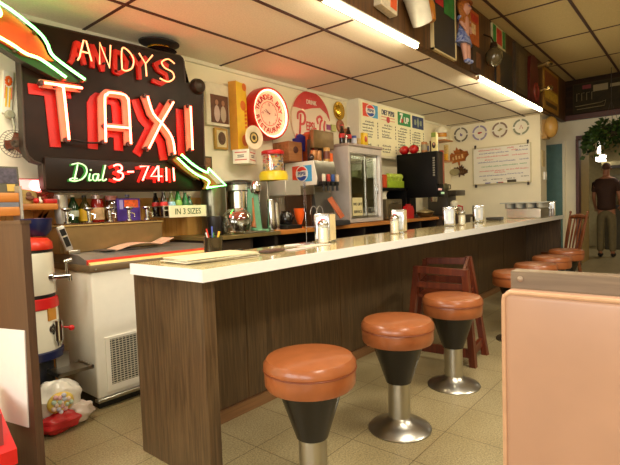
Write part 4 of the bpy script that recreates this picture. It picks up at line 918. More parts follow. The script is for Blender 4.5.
b = MB(); b.box(5.50, 5.55, 2.535, 2.60, 1.766, 2.00, .003, 1); part('carton', b, mat((226, 212, 150), .5), pb)
b = MB(); b.box(5.497, 5.5005, 2.538, 2.597, 1.94, 1.995); part('green_band', b, mat((130, 150, 60), .5), pb)
b = MB(); b.sphere((5.499, 2.566, 1.84), .027, (.08, .9, 1.4)); part('dark_hair', b, mat((50, 30, 24), .5), pb)
b = MB(); b.sphere((5.497, 2.564, 1.855), .014, (.1, .8, 1.2)); part('face_print', b, mat((210, 150, 120), .5), pb)
b = MB(); b.box(5.58, 5.62, 2.56, 2.62, 1.766, 1.99, .003, 1); solo('white_box', b, WHITE, 'plain white box behind the box with a portrait', 'box', (5.60, 2.59, 1.766))
rp = thing('red_coffee_bag', 'red upright bag on the worktop behind the second napkin holder', 'bag', (5.3, 2.85, .94))
b = MB(); b.prism([(5.25, .941), (5.42, .941), (5.43, 1.05), (5.40, 1.10), (5.27, 1.10), (5.24, 1.05)], 2.82, 2.88, 'xz'); part('pouch', b, mat((200, 30, 34), .3), rp)
b = MB(); b.box(5.27, 5.40, 2.845, 2.855, 1.10, 1.125); part('folded_top', b, mat((180, 26, 30), .3), rp)
bw = thing('lidded_bowl', 'low brass coloured bowl with a lid on the wooden worktop', 'bowl', (5.79, 2.85, .94))
b = MB(); b.lathe((5.79, 2.85, .94), [(.06, .001), (.09, .02), (.115, .06), (.118, .065)], 28); part('bowl', b, mat((110, 88, 50), .3, .5), bw)
b = MB(); b.lathe((5.79, 2.85, .94), [(.122, .065), (.12, .075), (.06, .098), (.015, .102), (.015, .12), (.005, .122)], 28); part('lid', b, mat((150, 130, 84), .3, .6), bw)
# clutter between black machine and the whiteboard wall
pot = thing('glass_coffee_pot', 'glass coffee pot with white top right of the black machine', 'coffee pot', (6.5, 2.75, .94))
b = MB(); b.box(6.02, 6.9, 2.62, 3.26, .90, .94); b.box(6.05, 6.9, 2.66, 3.26, 0, .9); 
solo('corner_cabinet', b, mat((70, 52, 36), .45), 'brown base cabinet in the corner below the black machine', 'cabinet', (6.5, 2.95, 0))
b = MB(); b.lathe((6.45, 2.72, .94), [(.06, 0), (.085, .02), (.09, .07), (.06, .12), (.05, .13)], 24); part('flask', b, glass((200, 190, 170), .5), pot)
b = MB(); b.lathe((6.45, 2.72, .94), [(.052, .13), (.055, .135), (.05, .19), (.02, .21), (.005, .212)], 20); part('white_top', b, OFFW, pot)
b = MB(); b.tube([(6.45, 2.67, 1.08), (6.45, 2.60, 1.06), (6.45, 2.60, 1.0), (6.45, 2.64, .98)], .01); part('handle', b, RED, pot)
bw2 = thing('warming_burner', 'dark coffee warmer with a red handled pot behind the third napkin holder', 'warmer', (6.6, 2.95, .94))
b = MB(); b.box(6.50, 6.82, 2.84, 3.15, .941, 1.30, .01); part('body', b, mat((60, 54, 46), .4), bw2)
b = MB(); b.box(6.50, 6.82, 2.70, 2.84, 1.22, 1.30, .01); part('head', b, mat((84, 76, 66), .35, .5), bw2)
b = MB(); b.lathe((6.66, 2.98, 1.30), [(.07, .001), (.09, .03), (.09, .08), (.06, .11), (.005, .112)], 20); b.tube([(6.66, 2.90, 1.39), (6.66, 2.86, 1.38), (6.66, 2.86, 1.33), (6.66, 2.89, 1.32)], .009); part('upper_pot', b, mat((120, 116, 90), .3, .6), bw2)
b = MB(); b.lathe((6.3, 2.70, 0), [(.05, .94), (.055, .95), (.045, 1.03), (.048, 1.035), (.01, 1.034)], 18); solo('cream_cup', b, OFFW, 'cream cup standing in front of the dark coffee warmer', 'cup', (6.3, 2.70, .94))

# ------------------------------------------------------------------ wall pieces above the back bar
f1 = thing('framed_photo', 'white framed photo of two people high on the wall right of neon sign', 'picture', (2.68, 3.27, 1.86))
b = MB(); b.box(2.545, 2.808, 3.235, 3.268, 1.86, 2.225, .003, 1); part('frame', b, mat((228, 220, 200), .5), f1)
b = MB(); b.box(2.592, 2.784, 3.231, 3.2355, 1.885, 2.125); pr = part('print', b, mat((104, 66, 48), .3, var=.3, scale=14), f1)
for x, cs, ch in ((2.655, (205, 180, 170), (180, 130, 100)), (2.725, (190, 170, 150), (170, 120, 90))):
    b = MB(); b.sphere((x, 3.2305, 1.965), .042, (.75, .05, 1.7)); part('figure_print', b, mat(cs, .5), pr)
    b = MB(); b.sphere((x, 3.229, 2.06), .022, (.8, .08, 1.1)); part('head_print', b, mat(ch, .5), pr)
f2 = thing('brass_photo_frame', 'small brass framed photo under the white framed one', 'picture', (2.70, 3.27, 1.66))
b = MB(); b.box(2.628, 2.772, 3.24, 3.268, 1.66, 1.845, .004, 1); part('frame', b, mat((196, 156, 80), .35, .4), f2)
b = MB(); b.box(2.648, 2.752, 3.236, 3.2405, 1.68, 1.825); part('mat_board', b, mat((214, 200, 160), .6), f2)
b = MB(); b.lathe((2.70, 3.2365, 1.755), [(.042, 0), (.042, .002), (.001, .002)], 20, 'y', sy=1.35); part('print', b, mat((90, 66, 50), .4, var=.5, scale=40), f2)
f3 = thing('dark_photo_frame', 'small dark framed photo just right of the neon sign edge', 'picture', (2.53, 3.27, 1.46))
b = MB(); b.box(2.46, 2.585, 3.24, 3.268, 1.46, 1.59, .003, 1); part('frame', b, mat((50, 60, 30), .4), f3)
b = MB(); b.box(2.475, 2.572, 3.236, 3.2405, 1.475, 1.578); part('print', b, mat((130, 90, 60), .4, var=.5, scale=40), f3)
yb = thing('yellow_carton', 'tall narrow yellow and orange carton fixed to the wall left of the clock', 'carton', (2.91, 3.2, 1.66), R(0))
b = MB(); b.M = Matrix.Translation((2.885, 3.215, 1.66)) @ Matrix.Rotation(R(16), 4, 'Z'); b.box(-.085, .085, -.04, .04, 0, .60, .002, 1); cart = part('carton', b, mat((248, 204, 50), .45, var=.06), yb)
b = MB(); b.M = Matrix.Translation((2.885, 3.215, 1.66)) @ Matrix.Rotation(R(16), 4, 'Z'); b.box(-.0865, -.0848, -.04, .04, 0, .60); part('orange_side', b, mat((220, 150, 50), .45), cart)
b = MB(); b.M = Matrix.Translation((2.885, 3.215, 1.66)) @ Matrix.Rotation(R(16), 4, 'Z')
for x, z, r in ((.02, .40, .045), (.05, .57, .035), (.03, .09, .05)): b.lathe((x, -.0395, z), [(r, 0), (r, .0015), (.001, .0015)], 18, 'y')
for k in range(5): b.prism([(.04, .20+.035*k), (.084, .21+.035*k), (.084, .23+.035*k), (.04, .222+.035*k)], -.0415, -.0395, 'xz')
part('orange_spots', b, mat((232, 120, 40), .5), cart)
wbx = thing('white_carton', 'small white carton with red print fixed to the wall below the yellow carton', 'carton', (2.9, 3.2, 1.53))
b = MB(); b.M = Matrix.Translation((2.89, 3.16, 1.53)) @ Matrix.Rotation(R(28), 4, 'Z'); b.box(-.105, .105, -.075, .075, 0, .125, .002, 1); wc = part('carton', b, mat((240, 232, 214), .5), wbx)
b = MB(); b.M = Matrix.Translation((2.89, 3.16, 1.53)) @ Matrix.Rotation(R(28), 4, 'Z')
for z, w, h in ((.095, .07, .008), (.03, .075, .008)): b.box(-w, w, -.0765, -.075, z, z+h); b.box(-.1065, -.105, -.055, .055, z, z+h)
part('red_print', b, mat((206, 90, 70), .5), wc)
b = MB(); b.M = Matrix.Translation((2.89, 3.16, 1.53)) @ Matrix.Rotation(R(28), 4, 'Z')
for z in (.07, .055): b.box(-.04, .04, -.0765, -.075, z, z+.007); b.box(-.1065, -.105, -.03, .03, z, z+.007)
part('dark_print', b, mat((70, 60, 60), .5), wc)
pl = thing('cream_plate', 'cream oval plate with dark crest standing on the white carton', 'plate', (2.93, 3.1, 1.655))
b = MB(); b.lathe((2.945, 3.10, 1.765), [(.06, 0), (.105, .012), (.108, .016), (.1, .02), (.07, .012), (.001, .010)], 32, 'y'); part('dish', b, mat((240, 226, 196), .25, coat=.3), pl)
b = MB(); b.lathe((2.945, 3.089, 1.765), [(.055, 0), (.055, .0012), (.001, .0012)], 24, 'y'); part('crest', b, mat((214, 186, 110), .4, var=.3, scale=70), pl)
b = MB(); b.tube([(2.945+.045*math.cos(2*PI*i/20), 3.0875, 1.765+.045*math.sin(2*PI*i/20)) for i in range(20)], .006, 5, True); b.sphere((2.945, 3.087, 1.765), .02, (1, .1, 1)); part('crest_ring', b, mat((70, 60, 40), .5), pl)

# clock
ck = thing('neon_wall_clock', 'round red rimmed neon clock lettered THUNDER BAY RESTAURANT', 'clock', (3.275, 3.27, 2.03))
cc = (3.245, 3.27, 2.03); RC = .243
b = MB(); b.lathe(cc, [(RC*.97, 0), (RC*1.02, .01), (RC*1.02, .10), (RC*.985, .125), (RC*.93, .125), (RC*.92, .085), (.01, .085)], 56, 'y'); part('case', b, mat((196, 30, 26), .3), ck)
b = MB(); b.tube([(cc[0]+RC*.90*math.cos(2*PI*i/64), cc[1]-.110, cc[2]+RC*.90*math.sin(2*PI*i/64)) for i in range(64)], .0095, 8, True); part('neon_ring', b, emis((255, 105, 80), 10), ck)
b = MB(); b.lathe((cc[0], cc[1]-.085, cc[2]), [(RC*.91, 0), (RC*.91, .004), (.01, .004)], 48, 'y'); dial = part('dial', b, mat((244, 226, 200), .5, var=.02), ck)
yf = cc[1]-.0895
b = MB(); b.tube([(cc[0]+.112*math.cos(2*PI*i/40), yf, cc[2]+.112*math.sin(2*PI*i/40)) for i in range(40)], .003, 5, True); part('inner_ring', b, mat((206, 40, 36), .5), dial)
def arc_text(s, rad, a0, a1, size, m, parent, flip=False):
    bm = bmesh.new(); n = len(s)
    for i, chx in enumerate(s):
        if chx == ' ': continue
        a = R(a0+(a1-a0)*i/(n-1))
        me = textmesh(chx, size, ext=.001, bold=.002)
        me.transform(Matrix.Translation((cc[0]+rad*math.cos(a), yf, cc[2]+rad*math.sin(a))) @ Matrix.Rotation((PI/2-a) if not flip else (-PI/2-a), 4, 'Y'))
        bm.from_mesh(me); bpy.data.meshes.remove(me)
    me = bpy.data.meshes.new('lettering'); bm.to_mesh(me); bm.free(); part('lettering', me, m, parent)
arc_text('THUNDER BAY', .155, 166, 14, .066, mat((150, 18, 22), .5), dial)
arc_text('RESTAURANT', .160, 196, 344, .066, mat((150, 18, 22), .5), dial, True)
for tx, a in (('12', 90), ('3', 0), ('6', 270), ('9', 180)):
    text(tx, .034, mat((190, 60, 50), .5), dial, (cc[0]+.082*math.cos(R(a)), yf, cc[2]+.082*math.sin(R(a))), name='numeral')
b = MB()
for k in range(12):
    a = R(30*k); b.cyl((cc[0]+.095*math.cos(a), yf-.001, cc[2]+.095*math.sin(a)), (cc[0]+.104*math.cos(a), yf-.001, cc[2]+.104*math.sin(a)), .002, n=6)
part('minute_marks', b, mat((150, 60, 50), .5), dial)
b = MB(); b.tube([(cc[0], yf-.004, cc[2]), (cc[0]-.05, yf-.004, cc[2]+.038)], [.004, .002]); part('hour_hand', b, mat((130, 30, 30), .4), ck)
b = MB(); b.tube([(cc[0], yf-.007, cc[2]), (cc[0]-.078, yf-.007, cc[2]+.022)], [.003, .0015]); b.sphere((cc[0], yf-.006, cc[2]), .007); part('minute_hand', b, mat((130, 30, 30), .4), ck)
b = MB(); b.tube([(3.36, 3.262, 1.80), (3.37, 3.262, 1.66), (3.35, 3.262, 1.58)], .004); part('power_cord', b, mat((200, 180, 150), .5), ck)

# cola sign
ps = thing('cola_wall_sign', 'round cream and red DRINK PEPSI-COLA sign on the wall', 'sign', (3.99, 3.27, 1.76))
sc = (3.965, 2.045); SR = .325
n = 56
b = MB(); b.prism([(sc[0]+SR*math.cos(2*PI*i/n), sc[1]+SR*math.sin(2*PI*i/n)) for i in range(n)], 3.248, 3.268, 'xz'); disc = part('disc', b, mat((240, 214, 186), .35, var=.02), ps)
capP = [(sc[0]+SR*math.cos(a), sc[1]+SR*math.sin(a)) for a in [R(8+150*i/24) for i in range(25)]]
wave = [(sc[0]-.26, sc[1]+.125), (sc[0]-.12, sc[1]+.115), (sc[0]+.02, sc[1]+.15), (sc[0]+.15, sc[1]+.17), (sc[0]+.26, sc[1]+.12)]
b = MB(); b.prism(capP+wave, 3.2455, 3.2485, 'xz'); cap_ = part('red_crown', b, mat((208, 42, 34), .35), disc)
text('DRINK', .062, mat((245, 220, 200), .5), disc, (sc[0]-.0, 3.2445, sc[1]+.205), bold=.002, xs=.9)
SRED = mat((216, 44, 36), .4)
b = MB()
for s_ in ([(-.235, -.10), (-.255, -.13), (-.235, -.155), (-.205, -.12), (-.185, -.02), (-.175, .07)], [(-.22, .03), (-.215, .075), (-.17, .095), (-.12, .085), (-.105, .04), (-.13, 0), (-.175, -.01)], [(.10, .02), (.085, .06), (.13, .085), (.17, .07)], [(.175, .06), (.14, .03), (.13, -.05), (.155, -.10), (.20, -.08)], [(.22, .05), (.20, .0), (.215, -.06), (.25, -.05)]):
    ribbon(b, [(sc[0]+p[0]*1.05, sc[1]+p[1]*1.25-.03) for p in [(v.x, v.z) for v in smooth([(q_[0], 0, q_[1]) for q_ in s_], 4)]], .026, 3.2455, 3.2485)
ribbon(b, [(sc[0]-.13, sc[1]-.15), (sc[0]+.02, sc[1]-.19), (sc[0]+.15, sc[1]-.17)], .05, 3.2455, 3.2485)
part('script', b, SRED, disc)
text('EPSI-', .13, SRED, disc, (sc[0]-.015, 3.2445, sc[1]-.055), bold=.003, xs=.66)

b = MB()
gp = thing('gold_plate', 'shiny gold dish hanging on the wall beside the menu board', 'plate', (4.49, 3.27, 2.23))
b.lathe((4.485, 3.268, 2.235), [(.10, 0), (.108, .008), (.106, .014), (.07, .01), (.065, .022), (.03, .03), (.002, .03)], 32, 'y'); part('dish', b, mat((190, 150, 50), .25, .9, .1), gp)
for x, z, r, lab in ((4.50, 2.06, .075, 'round brown orange plaque below the gold dish'), (4.61, 1.985, .06, 'round brown plaque lower and nearer the menu board')):
    b = MB(); b.lathe((x, 3.268, z), [(r*.9, 0), (r, .006), (r, .014), (r*.9, .02), (.002, .02)], 28, 'y')
    t = thing('round_plaque', lab, 'plaque', (x, 3.27, z), group='round plaques on the wall'); part('disc', b, mat((170, 96, 50), .4, var=.4, scale=40), t)
    b = MB(); b.sphere((x, 3.246, z), r*.4, (1, .15, 1)); part('motif', b, mat((110, 70, 50), .5), t)
b = MB(); b.box(4.22, 4.30, 3.245, 3.271, 1.99, 2.05, .002, 1); solo('purple_badge', b, mat((150, 50, 120), .5), 'small purple tag on the wall right of the round cola sign', 'tag', (4.26, 3.26, 1.99))
b = MB(); b.box(4.32, 4.40, 3.245, 3.271, 1.985, 2.06, .002, 1); solo('green_badge', b, mat((190, 190, 110), .5), 'small pale green tag beside the purple tag', 'tag', (4.36, 3.26, 1.985))

# menu board
mb_ = thing('menu_board', 'cream lightbox menu board with four soda logos', 'menu board', (5.5, 3.27, 1.72))
b = MB(); b.box(4.655, 6.36, 3.10, 3.2698, 1.72, 2.383); part('case', b, mat((232, 226, 204), .45, var=.02), mb_)
b = MB(); b.box(4.69, 6.335, 3.094, 3.101, 1.745, 2.36); face = part('face', b, mat((242, 236, 200), .4, var=.02), mb_)
logo_pepsi(face, Matrix.Translation((4.90, 3.0935, 2.265)) @ Matrix.Diagonal((1.35, 1, 1, 1)), .125)
text('DIET PEPSI', .085, mat((50, 50, 90), .5), face, (5.315, 3.0925, 2.285), bold=.002, xs=.8)
b = MB(); b.box(5.15, 5.48, 3.0915, 3.0938, 2.225, 2.238); b.box(5.15, 5.48, 3.0915, 3.0938, 2.19, 2.2); part('logo_lines', b, mat((226, 160, 140), .5), face)
b = MB(); b.lathe((5.315, 3.0935, 2.205), [(.04, 0), (.04, .003), (.001, .003)], 20, 'y'); part('logo_globe', b, mat((200, 60, 60), .5), face)
b = MB(); b.box(5.565, 5.91, 3.0905, 3.0938, 2.175, 2.345); part('green_panel', b, mat((34, 136, 74), .5), face)
text('7', .17, WHITE, face, (5.64, 3.0895, 2.262), bold=.006, shear=.1)
text('UP', .11, WHITE, face, (5.79, 3.0895, 2.245), bold=.004)
b = MB(); b.lathe((5.675, 3.0898, 2.235), [(.03, 0), (.03, .002), (.001, .002)], 18, 'y'); part('red_dot', b, RED, face)
b = MB(); b.box(5.965, 6.30, 3.0905, 3.0938, 2.175, 2.345); part('blue_panel', b, mat((34, 52, 100), .5), face)
b = MB(); b.prism([(6.13, 2.335), (6.17, 2.26), (6.13, 2.185), (6.09, 2.26)], 3.0885, 3.0905, 'xz'); b.box(6.02, 6.07, 3.0885, 3.0905, 2.225, 2.295); b.box(6.19, 6.24, 3.0885, 3.0905, 2.225, 2.295); part('panel_figures', b, mat((150, 160, 140), .5), face)
def scrawl(mb, x0, x1, z, h, y, q, axis='x', gap=.014, slant=0.0):
    x = x0
    while x < x1:
        w = min(q.uniform(.02, .06), x1-x); k = x
        while k < x+w:
            hh = h*q.uniform(.55, 1.0); lw = h*.22
            if q.random() < .5: mb.box(k, k+lw, y-.0012, y, z, z+hh)
            else: mb.box(k, k+h*.5, y-.0012, y, z+hh*.3, z+hh*.3+lw)
            mb.box(k, k+h*.45, y-.0012, y, z, z+lw*.8)
            k += h*.62
        x += w+gap
q = random.Random(21)
for c0, rows in ((4.72, [2.12, 2.085, 2.045, 2.01, 1.975, 1.945, 1.85]), (5.16, [2.12, 2.085, 2.04, 2.0, 1.97, 1.86, 1.82, 1.785]), (5.56, [2.12, 2.085, 2.05, 2.015, 1.98, 1.945, 1.905, 1.87, 1.835]), (5.96, [2.11, 2.075, 2.04, 2.005, 1.97, 1.935, 1.90, 1.865, 1.83])):
    b = MB()
    for k, z in enumerate(rows):
        xa = c0+(.06 if k == 0 else 0); scrawl(b, xa, xa+(.18 if k == 0 else q.uniform(.16, .26)), z, .026, 3.0935, q)
        b.box(c0+.33, c0+.345, 3.092, 3.0935, z, z+.02)
    part('menu_lines', b, TXT, face)

# ------------------------------------------------------------------ whiteboard wall (faces the camera along -x)
XW = 7.64
def wall_M(y, z): return Matrix.Translation((XW, y, z)) @ Matrix.Rotation(R(-90), 4, 'Z')
wb = thing('whiteboard', 'whiteboard with coloured handwritten menu on the end wall', 'whiteboard', (XW, 2.44, 1.40), R(-90))
b = MB(); b.box(-.435, .435, -.02, -.001, .0, .58); part('board', b, mat((236, 232, 222), .2, var=.01), wb, True)
b = MB(); b.box(-.445, .445, -.026, -.001, -.008, .008); b.box(-.445, .445, -.026, -.001, .572, .588); b.box(-.445, -.43, -.026, -.001, .008, .572); b.box(.43, .445, -.026, -.001, .008, .572); part('frame', b, mat((206, 196, 160), .35, .2), wb, True)
b = MB(); b.box(-.44, .44, -.06, -.02, -.006, .004); part('pen_tray', b, mat((214, 204, 170), .4), wb, True)
for x, z in ((-.40, .57), (.40, .57), (-.40, -.05), (.40, -.05)):
    b = MB(); b.box(x-.012, x+.012, -.03, -.001, z, z+.06); part('mounting_clip', b, mat((60, 50, 46), .5), wb, True)
q = random.Random(5)
for col, rows in (((206, 60, 56), [(.535, -.35, .0), (.54, .10, .20), (.505, .16, .24), (.43, -.38, .12), (.425, .17, .40), (.205, -.34, .05), (.21, .08, .40), (.38, -.25, -.12), (.175, -.1, .06)]), ((70, 80, 150), [(.485, -.34, .12), (.49, .22, .40), (.345, -.36, .22), (.35, .28, .40), (.13, -.34, .08), (.14, .10, .33)]), ((50, 150, 84), [(.275, -.30, .0), (.28, .02, .24), (.285, .28, .38)]), ((50, 46, 44), [(.545, .28, .40), (.065, -.28, -.22), (.07, -.15, .03), (.07, .08, .2), (.09, .30, .40)])):
    for z, x0, x1 in rows:
        b = MB(); scrawl(b, x0, x1, z-.008, .024, -.0201, q, gap=.012); part('handwriting_line', b, mat(col, .5), wb, True)
b = MB(); b.box(.10, .23, -.058, -.026, .006, .045, .005); solo_e = part('eraser', b, mat((70, 62, 46), .6), wb, True)
for x, col in ((-.20, (40, 60, 160)), (-.02, (40, 120, 170)), (.0, (200, 60, 50))):
    b = MB(); b.cyl((x-.04, -.045, .012), (x+.04, -.045, .012), .008, n=10); part('marker', b, mat(col, .4), wb, True)
def star(n, r0, r1, ph=0): return [((r0 if k % 2 else r1)*math.cos(PI*k/n+ph), (r0 if k % 2 else r1)*math.sin(PI*k/n+ph)) for k in range(2*n)]
PLT = [(3.075, 2.235, (118, 110, 96), (110, 90, 140), 'plate with a grey rim, leftmost of the row of four above the whiteboard'), (2.765, 2.225, (150, 140, 172), (176, 50, 50), 'plate with a lavender rim and red centre, second in the row above whiteboard'), (2.45, 2.232, (140, 116, 96), (150, 140, 80), 'plate with a brownish rim and olive centre, third in row above whiteboard'), (2.135, 2.235, (132, 136, 110), (176, 90, 70), 'plate with a grey green rim, rightmost of the row above whiteboard')]
for k, (y, z, rim, mid, lab) in enumerate(PLT):
    t = thing('wall_plate', lab, 'plate', (XW, y, z), R(-90), 'commemorative plates on the end wall')
    b = MB(); b.lathe((0, -.001, 0), [(.08, 0), (.124, .014), (.127, .018), (.122, .02), (.085, .008), (.001, .007)], 40, 'y'); part('dish', b, mat((238, 232, 214), .25, var=.02), t, True)
    for j in range(4):
        a0 = PI/2*j+.12; aa = [a0+i*.134 for i in range(11)]
        b = MB(); b.prism([(.118*math.cos(a), .118*math.sin(a)) for a in aa]+[(.092*math.cos(a), .092*math.sin(a)) for a in aa[::-1]], -.0222, -.0145, 'xz'); part('rim_band', b, mat(rim, .4), t, True)
    b = MB()
    if k == 0: b.box(-.018, .0, -.0105, -.007, -.02, .025); b.box(.004, .02, -.0105, -.007, -.025, .012)
    elif k == 1: b.sphere((-.012, -.008, 0), .022, (1.2, .12, .7)); b.sphere((.016, -.008, .004), .016, (1.2, .12, .7))
    elif k == 2: b.prism([(-.045, -.01), (-.01, -.02), (.045, .01), (.02, .012), (.0, .03), (-.012, .006)], -.0105, -.007, 'xz')
    else: b.tube([(-.022, -.009, -.03), (.0, -.009, .03), (.022, -.009, -.03)], .005, 5)
    part('emblem', b, mat(mid, .5), t, True)
MAPLE = [(0, 1.0), (.12, .72), (.30, .80), (.26, .42), (.50, .62), (.58, .50), (.92, .46), (.82, .26), (.98, .14), (.56, -.16), (.60, -.34), (.08, -.28), (.05, -.62), (-.05, -.62), (-.08, -.28), (-.60, -.34), (-.56, -.16), (-.98, .14), (-.82, .26), (-.92, .46), (-.58, .50), (-.50, .62), (-.26, .42), (-.30, .80), (-.12, .72)]
for y, z, s, rot, c0, c1, nm, lab in ((3.13, 1.85, .19, -8, (150, 78, 30), (196, 116, 46), 'maple_leaf_plaque', 'orange brown wooden maple leaf plaque on the end wall'), (3.10, 1.62, .13, 14, (66, 40, 22), (96, 60, 30), 'maple_leaf_plaque', 'dark brown smaller maple leaf plaque below the orange brown one')):
    t = thing(nm, lab, 'plaque', (XW, y, z), R(-90), 'maple leaf plaques')
    b = MB(); b.M = Matrix.Rotation(R(rot), 4, 'Y'); b.prism([(p[0]*s, p[1]*s) for p in MAPLE], -.022, .001, 'xz'); part('leaf', b, wood(c0, c1, .35, 'X', 20), t, True)
    b = MB(); b.M = Matrix.Rotation(R(rot), 4, 'Y')
    for k in range(4): b.box((-.5+.28*k)*s, (-.36+.28*k)*s, -.0265, -.022, -.06*s, (.28 if k % 2 else .2)*s)
    part('raised_lettering', b, mat((230, 196, 140) if s > .15 else (110, 80, 50), .5), t, True)
b = MB(); b.M = wall_M(3.19, 1.63) ; b.lathe((0, 0, 0), [(.05, 0), (.06, .01), (.055, .05), (.02, .06), (.002, .06)], 20, 'y', sx=1.5); 
solo('silver_ornament', b, mat((180, 172, 140), .3, .6), 'pale silver oval ornament left of the dark maple leaf', 'ornament', (XW, 3.19, 1.63))
# corner wall shelf with goods
cs = thing('corner_shelf', 'small orange wooden wall shelf right of the black machine', 'shelf', (7.0, 3.27, 1.72))
b = MB(); b.box(6.86, 7.16, 3.02, 3.271, 1.755, 1.775); part('shelf_board', b, SHELFW, cs)
b = MB(); b.box(6.86, 7.16, 3.02, 3.271, 2.075, 2.09); part('shelf_board', b, SHELFW, cs)
b = MB(); b.box(6.86, 7.16, 3.25, 3.271, 1.755, 2.09); part('back_board', b, mat((80, 52, 30), .5), cs)
for x, y, w, h, col, lab in ((6.93, 3.19, .06, .22, (70, 60, 50), 'dark box at the left inside the corner shelf'), (6.95, 3.12, .055, .16, (190, 70, 50), 'red box in the middle of the corner shelf'), (7.08, 3.10, .055, .25, (210, 180, 110), 'pale bottle box at the right of the corner shelf'), (6.95, 3.05, .05, .10, (230, 170, 40), 'yellow box at the front of the corner shelf')):
    b = MB(); b.box(x-.02, x+.03, y-w/2, y+w/2, 1.776, 1.776+h, .003, 1); solo('shelf_box', b, mat(col, .5, var=.3, scale=40), lab, 'box', (x, y, 1.776), 'boxes on the corner shelf')
dm = thing('domed_lamp', 'round white domed lamp with amber glass on top of the corner shelf', 'lamp', (7.0, 3.14, 2.09))
DP = (7.0, 3.14, 2.09)
b = MB(); b.lathe(DP, [(.10, .001), (.11, .01), (.095, .045), (.09, .05)], 24); part('base', b, OFFW, dm)
b = MB(); b.lathe(DP, [(.082, .05), (.085, .055), (.085, .11), (.08, .115)], 24); part('amber_glass', b, mat((206, 140, 40), .2), dm)
b = MB(); b.lathe(DP, [(.095, .115), (.098, .125), (.09, .165), (.055, .21), (.01, .225)], 24); part('dome', b, OFFW, dm)

# ------------------------------------------------------------------ things on the lunch counter
ZK = .897
def napkin(label, x, y, rz):
    t = thing('napkin_dispenser', label, 'napkin dispenser', (x, y, ZK), rz, 'napkin dispensers on the counter')
    b = MB(); b.box(-.052, .052, -.07, .07, .002, .006, .002, 1); b.box(-.050, .050, -.068, .068, .006, .185, .006, 2); part('chrome_case', b, mat((214, 218, 222), .2, 1.0, .03), t, True)
    b = MB(); b.box(-.038, .038, -.0735, -.068, .025, .165, .003, 1); part('face_plate', b, mat((206, 214, 224), .3, .7), t, True)
    b = MB(); b.box(-.012, .012, -.0755, -.0735, .05, .14); part('napkins', b, PAPER, t, True)
    b = MB(); b.box(.0505, .053, -.058, .058, .012, .178); part('ivory_side', b, mat((226, 206, 158), .4), t, True)
    return t
n0 = napkin('napkin dispenser nearest the camera, behind the first sugar pourer', 2.38, 1.87, R(-70))
NP = [(3.36, 1.88, -70, 'napkin dispenser with a sugar pourer in front, second along the counter'), (4.32, 1.88, -60, 'shiny napkin dispenser standing left of the lone sugar pourer'), (5.12, 1.89, -60, 'napkin dispenser standing between lone sugar pourer and the steel condiment caddy'), (6.84, 1.56, -72, 'napkin dispenser at the far right end beyond the condiment caddy')]
for x, y, a, l in NP: dup(n0, (x, y, ZK), R(a), l)
def sugar(label, x, y, red):
    t = thing('sugar_pourer', label, 'sugar pourer', (x, y, ZK), 0, 'sugar pourers on the counter')
    b = MB(); b.lathe((0, 0, 0), [(.030, .001), (.034, .006), (.034, .10), (.03, .115), (.005, .116)], 24); part('glass_jar', b, glass((250, 250, 245), .8), t, True)
    b = MB(); b.lathe((0, 0, 0), [(.028, .006), (.0325, .008), (.0325, .098), (.002, .10)], 24); part('sugar', b, mat((246, 242, 228), .8, var=.02), t, True)
    b = MB(); b.lathe((0, 0, 0), [(.033, .112), (.035, .115), (.034, .128), (.024, .142), (.008, .147), (.002, .147)], 24); l = part('lid', b, CHROME, t, True)
    b = MB(); b.prism([(-.012, .142), (.014, .140), (.016, .149), (-.01, .152)], -.008, .008, 'xz'); part('flap', b, RED if red else CHROME, l, True)
sugar('sugar pourer with red flap standing nearest the camera', 2.27, 1.80, True)
sugar('sugar pourer with red flap in front of the second napkin dispenser', 3.20, 1.83, True)
sugar('lone sugar pourer with plain lid between two napkin dispensers', 4.47, 1.81, False)
# clear table tent stand
ts = thing('card_stand', 'thin clear card stand on a round base by the nearest napkin dispenser', 'card stand', (2.16, 1.87, ZK))
b = MB(); b.lathe((2.19, 1.87, ZK), [(.045, .001), (.046, .004), (.04, .010), (.008, .014)], 28); part('base', b, glass((215, 205, 215), .5), ts)
b = MB(); b.tube([(2.19, 1.87, ZK+.012), (2.19, 1.87, ZK+.20)], .0022); part('stem', b, glass((215, 210, 215), .6), ts)
b = MB(); b.box(2.188, 2.191, 1.86, 1.88, ZK+.20, ZK+.38); part('clear_card', b, glass((235, 235, 230), .95), ts)
b = MB(); b.prism([(2.02, 1.90), (2.22, 1.83), (2.26, 1.92), (2.10, 1.97)], ZK+.0005, ZK+.003, 'xy'); solo('white_napkin', b, PAPER, 'white paper napkin under the clear card stand', 'napkin', (2.1, 1.9, ZK))
# newspapers at the near end
q = random.Random(2)
npx = thing('newspaper_stack', 'pile of folded newspapers at the near corner of the counter', 'newspaper', (1.35, 1.78, ZK), group=None)
for k in range(5):
    b = MB(); b.M = Matrix.Translation((1.38+q.uniform(-.01, .01), 1.765+q.uniform(-.01, .01), ZK+.0005+.0045*k)) @ Matrix.Rotation(R(-6+q.uniform(-5, 5)), 4, 'Z'); b.box(-.19, .19, -.115, .115, 0, .0038, .0015, 1)
    sec = part('newspaper_section', b, mat((226-4*k, 214, 190) if k < 4 else (238, 218, 176), .75, var=.12, scale=60), npx)
for x, y, a, w, h, col, nm, lab, cat in ((1.92, 1.70, 8, .20, .075, (214, 200, 196), 'menu_leaflet', 'white printed leaflet lying by the dark wallet on the counter', 'leaflet'), (2.14, 1.76, -4, .20, .10, (236, 226, 208), 'paper_sheet', 'pale paper sheet lying left of the card stand', 'paper')):
    b = MB(); b.M = Matrix.Translation((x, y, ZK+.0006)) @ Matrix.Rotation(R(a), 4, 'Z'); b.box(-w/2, w/2, -h/2, h/2, 0, .002); solo(nm, b, mat(col, .6, var=.2, scale=50), lab, cat, (x, y, ZK))
